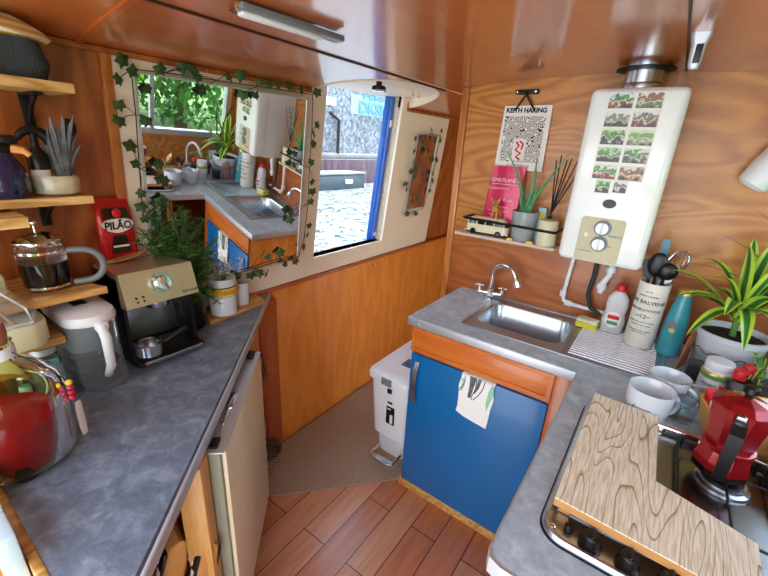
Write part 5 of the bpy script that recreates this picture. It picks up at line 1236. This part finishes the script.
b=B(); b.bx(-.434,-.408,1.7285,1.7305,1.30,1.325); part('print',b,'yellow',o)
# diffuser
dc=(-.378,1.690,1.201)
t=thing('reed_diffuser',dc,'cream ceramic reed diffuser with black reeds on the narrow shelf','diffuser')
b=B(); b.lathe([(.036,0),(.039,.004),(.039,.100),(.036,.104),(.012,.104),(0,.104)],dc,32); part('jar',b,'marble' if 0 else 'creamp',t)
b=B(); b.lathe([(.012,.103),(.012,.128),(.014,.13),(.009,.13),(0,.12)],dc,18); part('neck',b,'glass',t)
for i,(x,y,z) in enumerate(((-.022,.02,.335),(.004,-.03,.355),(.035,.01,.345),(.062,-.02,.335),(.075,.02,.32),(.015,.03,.34))):
    b=B(); b.tube([(dc[0]-x*.1,dc[1]-y*.1,dc[2]+.11),(dc[0]+x,dc[1]+y,dc[2]+z)],.0024,6); part('reed',b,'black',t)
# poster
t=thing('poster',(-.565,1.765,1.49),'white framed art poster hanging from a black strap on the bulkhead','poster')
b=B(); P4=[(-.668,1.492),(-.462,1.486),(-.464,1.742),(-.658,1.740)]; b.prism(P4,1.756,1.765,lambda x,y,z:(x,z,y)); part('sheet',b,'paper',t)
def maze():
    m,nt,bb=newmat('maze_print'); L=nt.links
    tc=nd(nt,'ShaderNodeTexCoord'); n=nd(nt,'ShaderNodeTexNoise',inp={'Scale':34,'Detail':0,'Distortion':0}); L.new(tc.outputs['Object'],n.inputs['Vector'])
    mu=nd(nt,'ShaderNodeMath',operation='MULTIPLY'); mu.inputs[1].default_value=13; L.new(n.outputs['Fac'],mu.inputs[0]); fr=nd(nt,'ShaderNodeMath',operation='FRACT'); L.new(mu.outputs[0],fr.inputs[0])
    r=ramp(nt,[(0,'#2a2a2a'),(.42,'#e6e2dc')],'CONSTANT'); L.new(fr.outputs[0],r.inputs['Fac']); L.new(r.outputs[0],bb.inputs['Base Color']); bb.inputs['Roughness'].default_value=.7; return m
b=B(); b.bx(-.650,-.482,1.7548,1.7562,1.520,1.700); part('artwork',b,maze(),t,'black and white squiggle print')
b=B(); b.bx(-.598,-.545,1.7535,1.7550,1.525,1.612); part('print',b,'paper',t)
b=B(); b.tube([(-.586,1.7528,1.60),(-.572,1.7528,1.585),(-.585,1.7528,1.568),(-.562,1.7528,1.555),(-.580,1.7528,1.540),(-.562,1.7528,1.530)],.0045,6); b.tube([(-.572,1.7528,1.603),(-.556,1.7528,1.594),(-.560,1.7528,1.57)],.004,6); part('print',b,'redcap',t,'red squiggle')
text('lettering','KEITH HARING',.0245,'black',t,(-.566,1.7553,1.722),(1,0,0),(0,0,1),.0006,xs=1.0,bold=.045)
text('lettering','KUNSTHALLE',.016,'redcap',t,(-.566,1.7553,1.504),(1,0,0),(0,0,1),.0006)
t=thing('poster_hanger',(-.575,1.765,1.735),'black wall hook bar with crossed straps holding the poster','hook')
b=B(); b.bx(-.622,-.528,1.752,1.769,1.783,1.800,.004); part('bar',b,'blackm',t)
b=B(); b.cyl((-.612,1.751,1.791),(-.612,1.747,1.791),.004,.004,10); b.cyl((-.538,1.751,1.791),(-.538,1.747,1.791),.004,.004,10); part('screw',b,'chrome',t)
b=B(); b.tube([(-.575,1.748,1.79),(-.577,1.748,1.775),(-.612,1.750,1.722)],.004,6); b.tube([(-.571,1.748,1.79),(-.569,1.748,1.775),(-.532,1.750,1.722)],.004,6); part('strap',b,'blackm',t)
# hanging white scoop
t=thing('white_scoop',(.21,1.72,1.58),'white plastic jug hanging on the bulkhead at the right edge','jug')
b=B(); b.M=Matrix.Translation((.235,1.70,1.575))@Matrix.Rotation(math.radians(28),4,'Y'); b.lathe([(.030,-.095),(.042,-.085),(.048,-.03),(.046,.05),(.036,.095),(.030,.098),(.034,.05),(.040,-.02),(.034,-.075)],(0,0,0),28,cap=False); part('body',b,'whitep',t)
b=B(); b.M=Matrix.Translation((.235,1.70,1.575))@Matrix.Rotation(math.radians(28),4,'Y'); b.lathe([(.0,-.06),(.034,-.06),(.034,-.05),(0,-.05)],(0,0,0),24); part('inside',b,'dust',t)
b=B(); b.tube([(.25,1.745,1.66),(.25,1.768,1.69)],.004,6); part('hook',b,'blackm',t)

# ================================================================== CEILING ITEMS
t=thing('strip_light',(-.825,.74,1.81),'slim white strip light on the ceiling near the camera','light')
b=B(); z=cz(-.83)-.004; b.M=Matrix.Translation((-.806,.728,z))@Matrix.Rotation(math.radians(-4),4,'Z')
b.box((0,0,-.008),(.036,.29,.014),.003); part('housing',b,'grey',t)
b=B(); b.M=Matrix.Translation((-.806,.728,z))@Matrix.Rotation(math.radians(-4),4,'Z'); b.box((-.004,-.03,-.018),(.024,.22,.010),.004); part('diffuser',b,'whitep',t,'white diffuser')
b=B(); b.M=Matrix.Translation((-.806,.728,z))@Matrix.Rotation(math.radians(-4),4,'Z'); b.box((-.004,-.150,-.010),(.028,.012,.016),.002); part('end_cap',b,'chrome',t)
t=thing('puck_light',(-1.10,1.47,1.78),'small round black and chrome spotlight under the cream hatch lining','light')
b=B(); b.lathe([(.0,0),(.012,0),(.012,.02),(0,.02)],(-1.10,1.45,1.787),16); b.lathe([(.026,0),(.030,.004),(.030,.016),(.024,.020),(0,.020)],(-1.10,1.45,1.770),28); part('body',b,'blackm',t)
b=B(); b.lathe([(.031,0),(.033,.002),(.031,.006)],(-1.10,1.45,1.768),28); part('rim',b,'chrome',t)
t=thing('brass_hook',(-1.08,1.69,1.78),'small brass cup hooks screwed under the cream hatch lining','hook')
for dy_ in (0,.05):
    b=B(); b.tube([(-1.08,1.68+dy_,1.809),(-1.08,1.68+dy_,1.79)]+arc((-1.08,1.688+dy_,1.788),.008,PI,2.3*PI,(0,1,0),(0,0,1),8),.0018,5); part('hook',b,'gold',t)
t=thing('ceiling_sensor',(-.03,1.27,1.77),'grey tapered sensor fixed under the ceiling near the flue','sensor')
b=B(); b.loft([rrect(-.032,1.285,w,d,.008,z) for z,w,d in ((1.765,.020,.016),(1.775,.026,.022),(1.815,.030,.028),(1.832,.040,.034),(1.843,.042,.036))]); part('body',b,'alu',t)
b=B(); b.box((-.030,1.272,1.795),(.014,.004,.040),.001); part('dark_strip',b,'black',t)
b=B(); b.tube([(-1.401,1.866,.855),(-1.392,1.866,.855)],.014,20); o=solo('brass_ring_pull',b,'gold','small round brass ring pull on the orange lower panel','ring pull')

# near left corner frame
t=thing('painted_frame',(-.75,.02,.5),'pale blue painted door frame with a cream panel at the bottom left corner','frame')
b=B(); b.bx(-1.36,-.700,.012,.022,.0,.905,.002); part('panel',b,'creamp',t,'cream panel')
b=B(); b.bx(-.745,-.680,.006,.032,.0,.97,.004); b.bx(-1.36,-.745,.006,.032,.91,.97,.004); part('frame',b,'paleblue',t)
t=thing('rubber_stopper',(-.90,.083,.9),'rounded black rubber stopper standing beside the red demijohn','stopper')
b=B(); b.lathe([(.020,0),(.024,.006),(.024,.030),(.020,.036),(.024,.042),(.024,.075),(.018,.085),(0,.086)],(-.900,.083,.9),24); part('body',b,'black',t)

# ================================================================== LIGHT
w=bpy.data.worlds.new('sky'); SC.world=w; w.use_nodes=True; nt=w.node_tree; bg=nt.nodes['Background']
tc=nd(nt,'ShaderNodeTexCoord'); sp=nd(nt,'ShaderNodeSeparateXYZ'); nt.links.new(tc.outputs['Generated'],sp.inputs[0])
r=ramp(nt,[(0,'#b8c2c4'),(.5,'#f0f4f6'),(1,'#b4d0f0')]); mm=nd(nt,'ShaderNodeMath',operation='MULTIPLY_ADD'); mm.inputs[1].default_value=.5; mm.inputs[2].default_value=.5
nt.links.new(sp.outputs[2],mm.inputs[0]); nt.links.new(mm.outputs[0],r.inputs['Fac']); nt.links.new(r.outputs[0],bg.inputs['Color']); bg.inputs['Strength'].default_value=1.85
def light(name,kind,loc,energy,size=1,col=(1,1,1),rot=(0,0,0),sy=None):
    l=bpy.data.lights.new(name,kind); l.energy=energy; l.color=col
    if kind=='AREA':
        l.size=size
        if sy: l.shape='RECTANGLE'; l.size_y=sy
    elif kind=='SUN': l.angle=size
    else: l.shadow_soft_size=size
    o=bpy.data.objects.new(name,l); COL.objects.link(o); o.location=loc; o.rotation_euler=rot; return o
s=light('sun','SUN',(5,8,10),6,.02,(1,.96,.9)); s.rotation_euler=Vector((.07,.2,.97)).to_track_quat('Z','Y').to_euler()

# ================================================================== CAMERA
cam=bpy.data.cameras.new('camera'); co=bpy.data.objects.new('camera',cam); COL.objects.link(co)
cam.sensor_fit='HORIZONTAL'; cam.sensor_width=36; cam.lens=388/768*36; cam.clip_start=.01; cam.clip_end=200
RW=Matrix(((0.80652,0.24069,-0.53999),(0.58891,-0.24682,0.76958),(0.05195,-0.9387,-0.34081)))
X=Vector((RW[0][0],RW[1][0],RW[2][0])).normalized(); Dn=Vector((RW[0][1],RW[1][1],RW[2][1])); Dn=(Dn-Dn.dot(X)*X).normalized(); F=X.cross(Dn)
co.matrix_world=Matrix(((X.x,-Dn.x,-F.x,0),(X.y,-Dn.y,-F.y,0),(X.z,-Dn.z,-F.z,1.55),(0,0,0,1)))
SC.camera=co
SC.view_settings.view_transform='Standard'; SC.view_settings.look='None'; SC.view_settings.exposure=1.7; SC.view_settings.gamma=1; SC.view_settings.use_curve_mapping=False
SC.cycles.max_bounces=10; SC.cycles.transmission_bounces=10; SC.cycles.sample_clamp_indirect=6
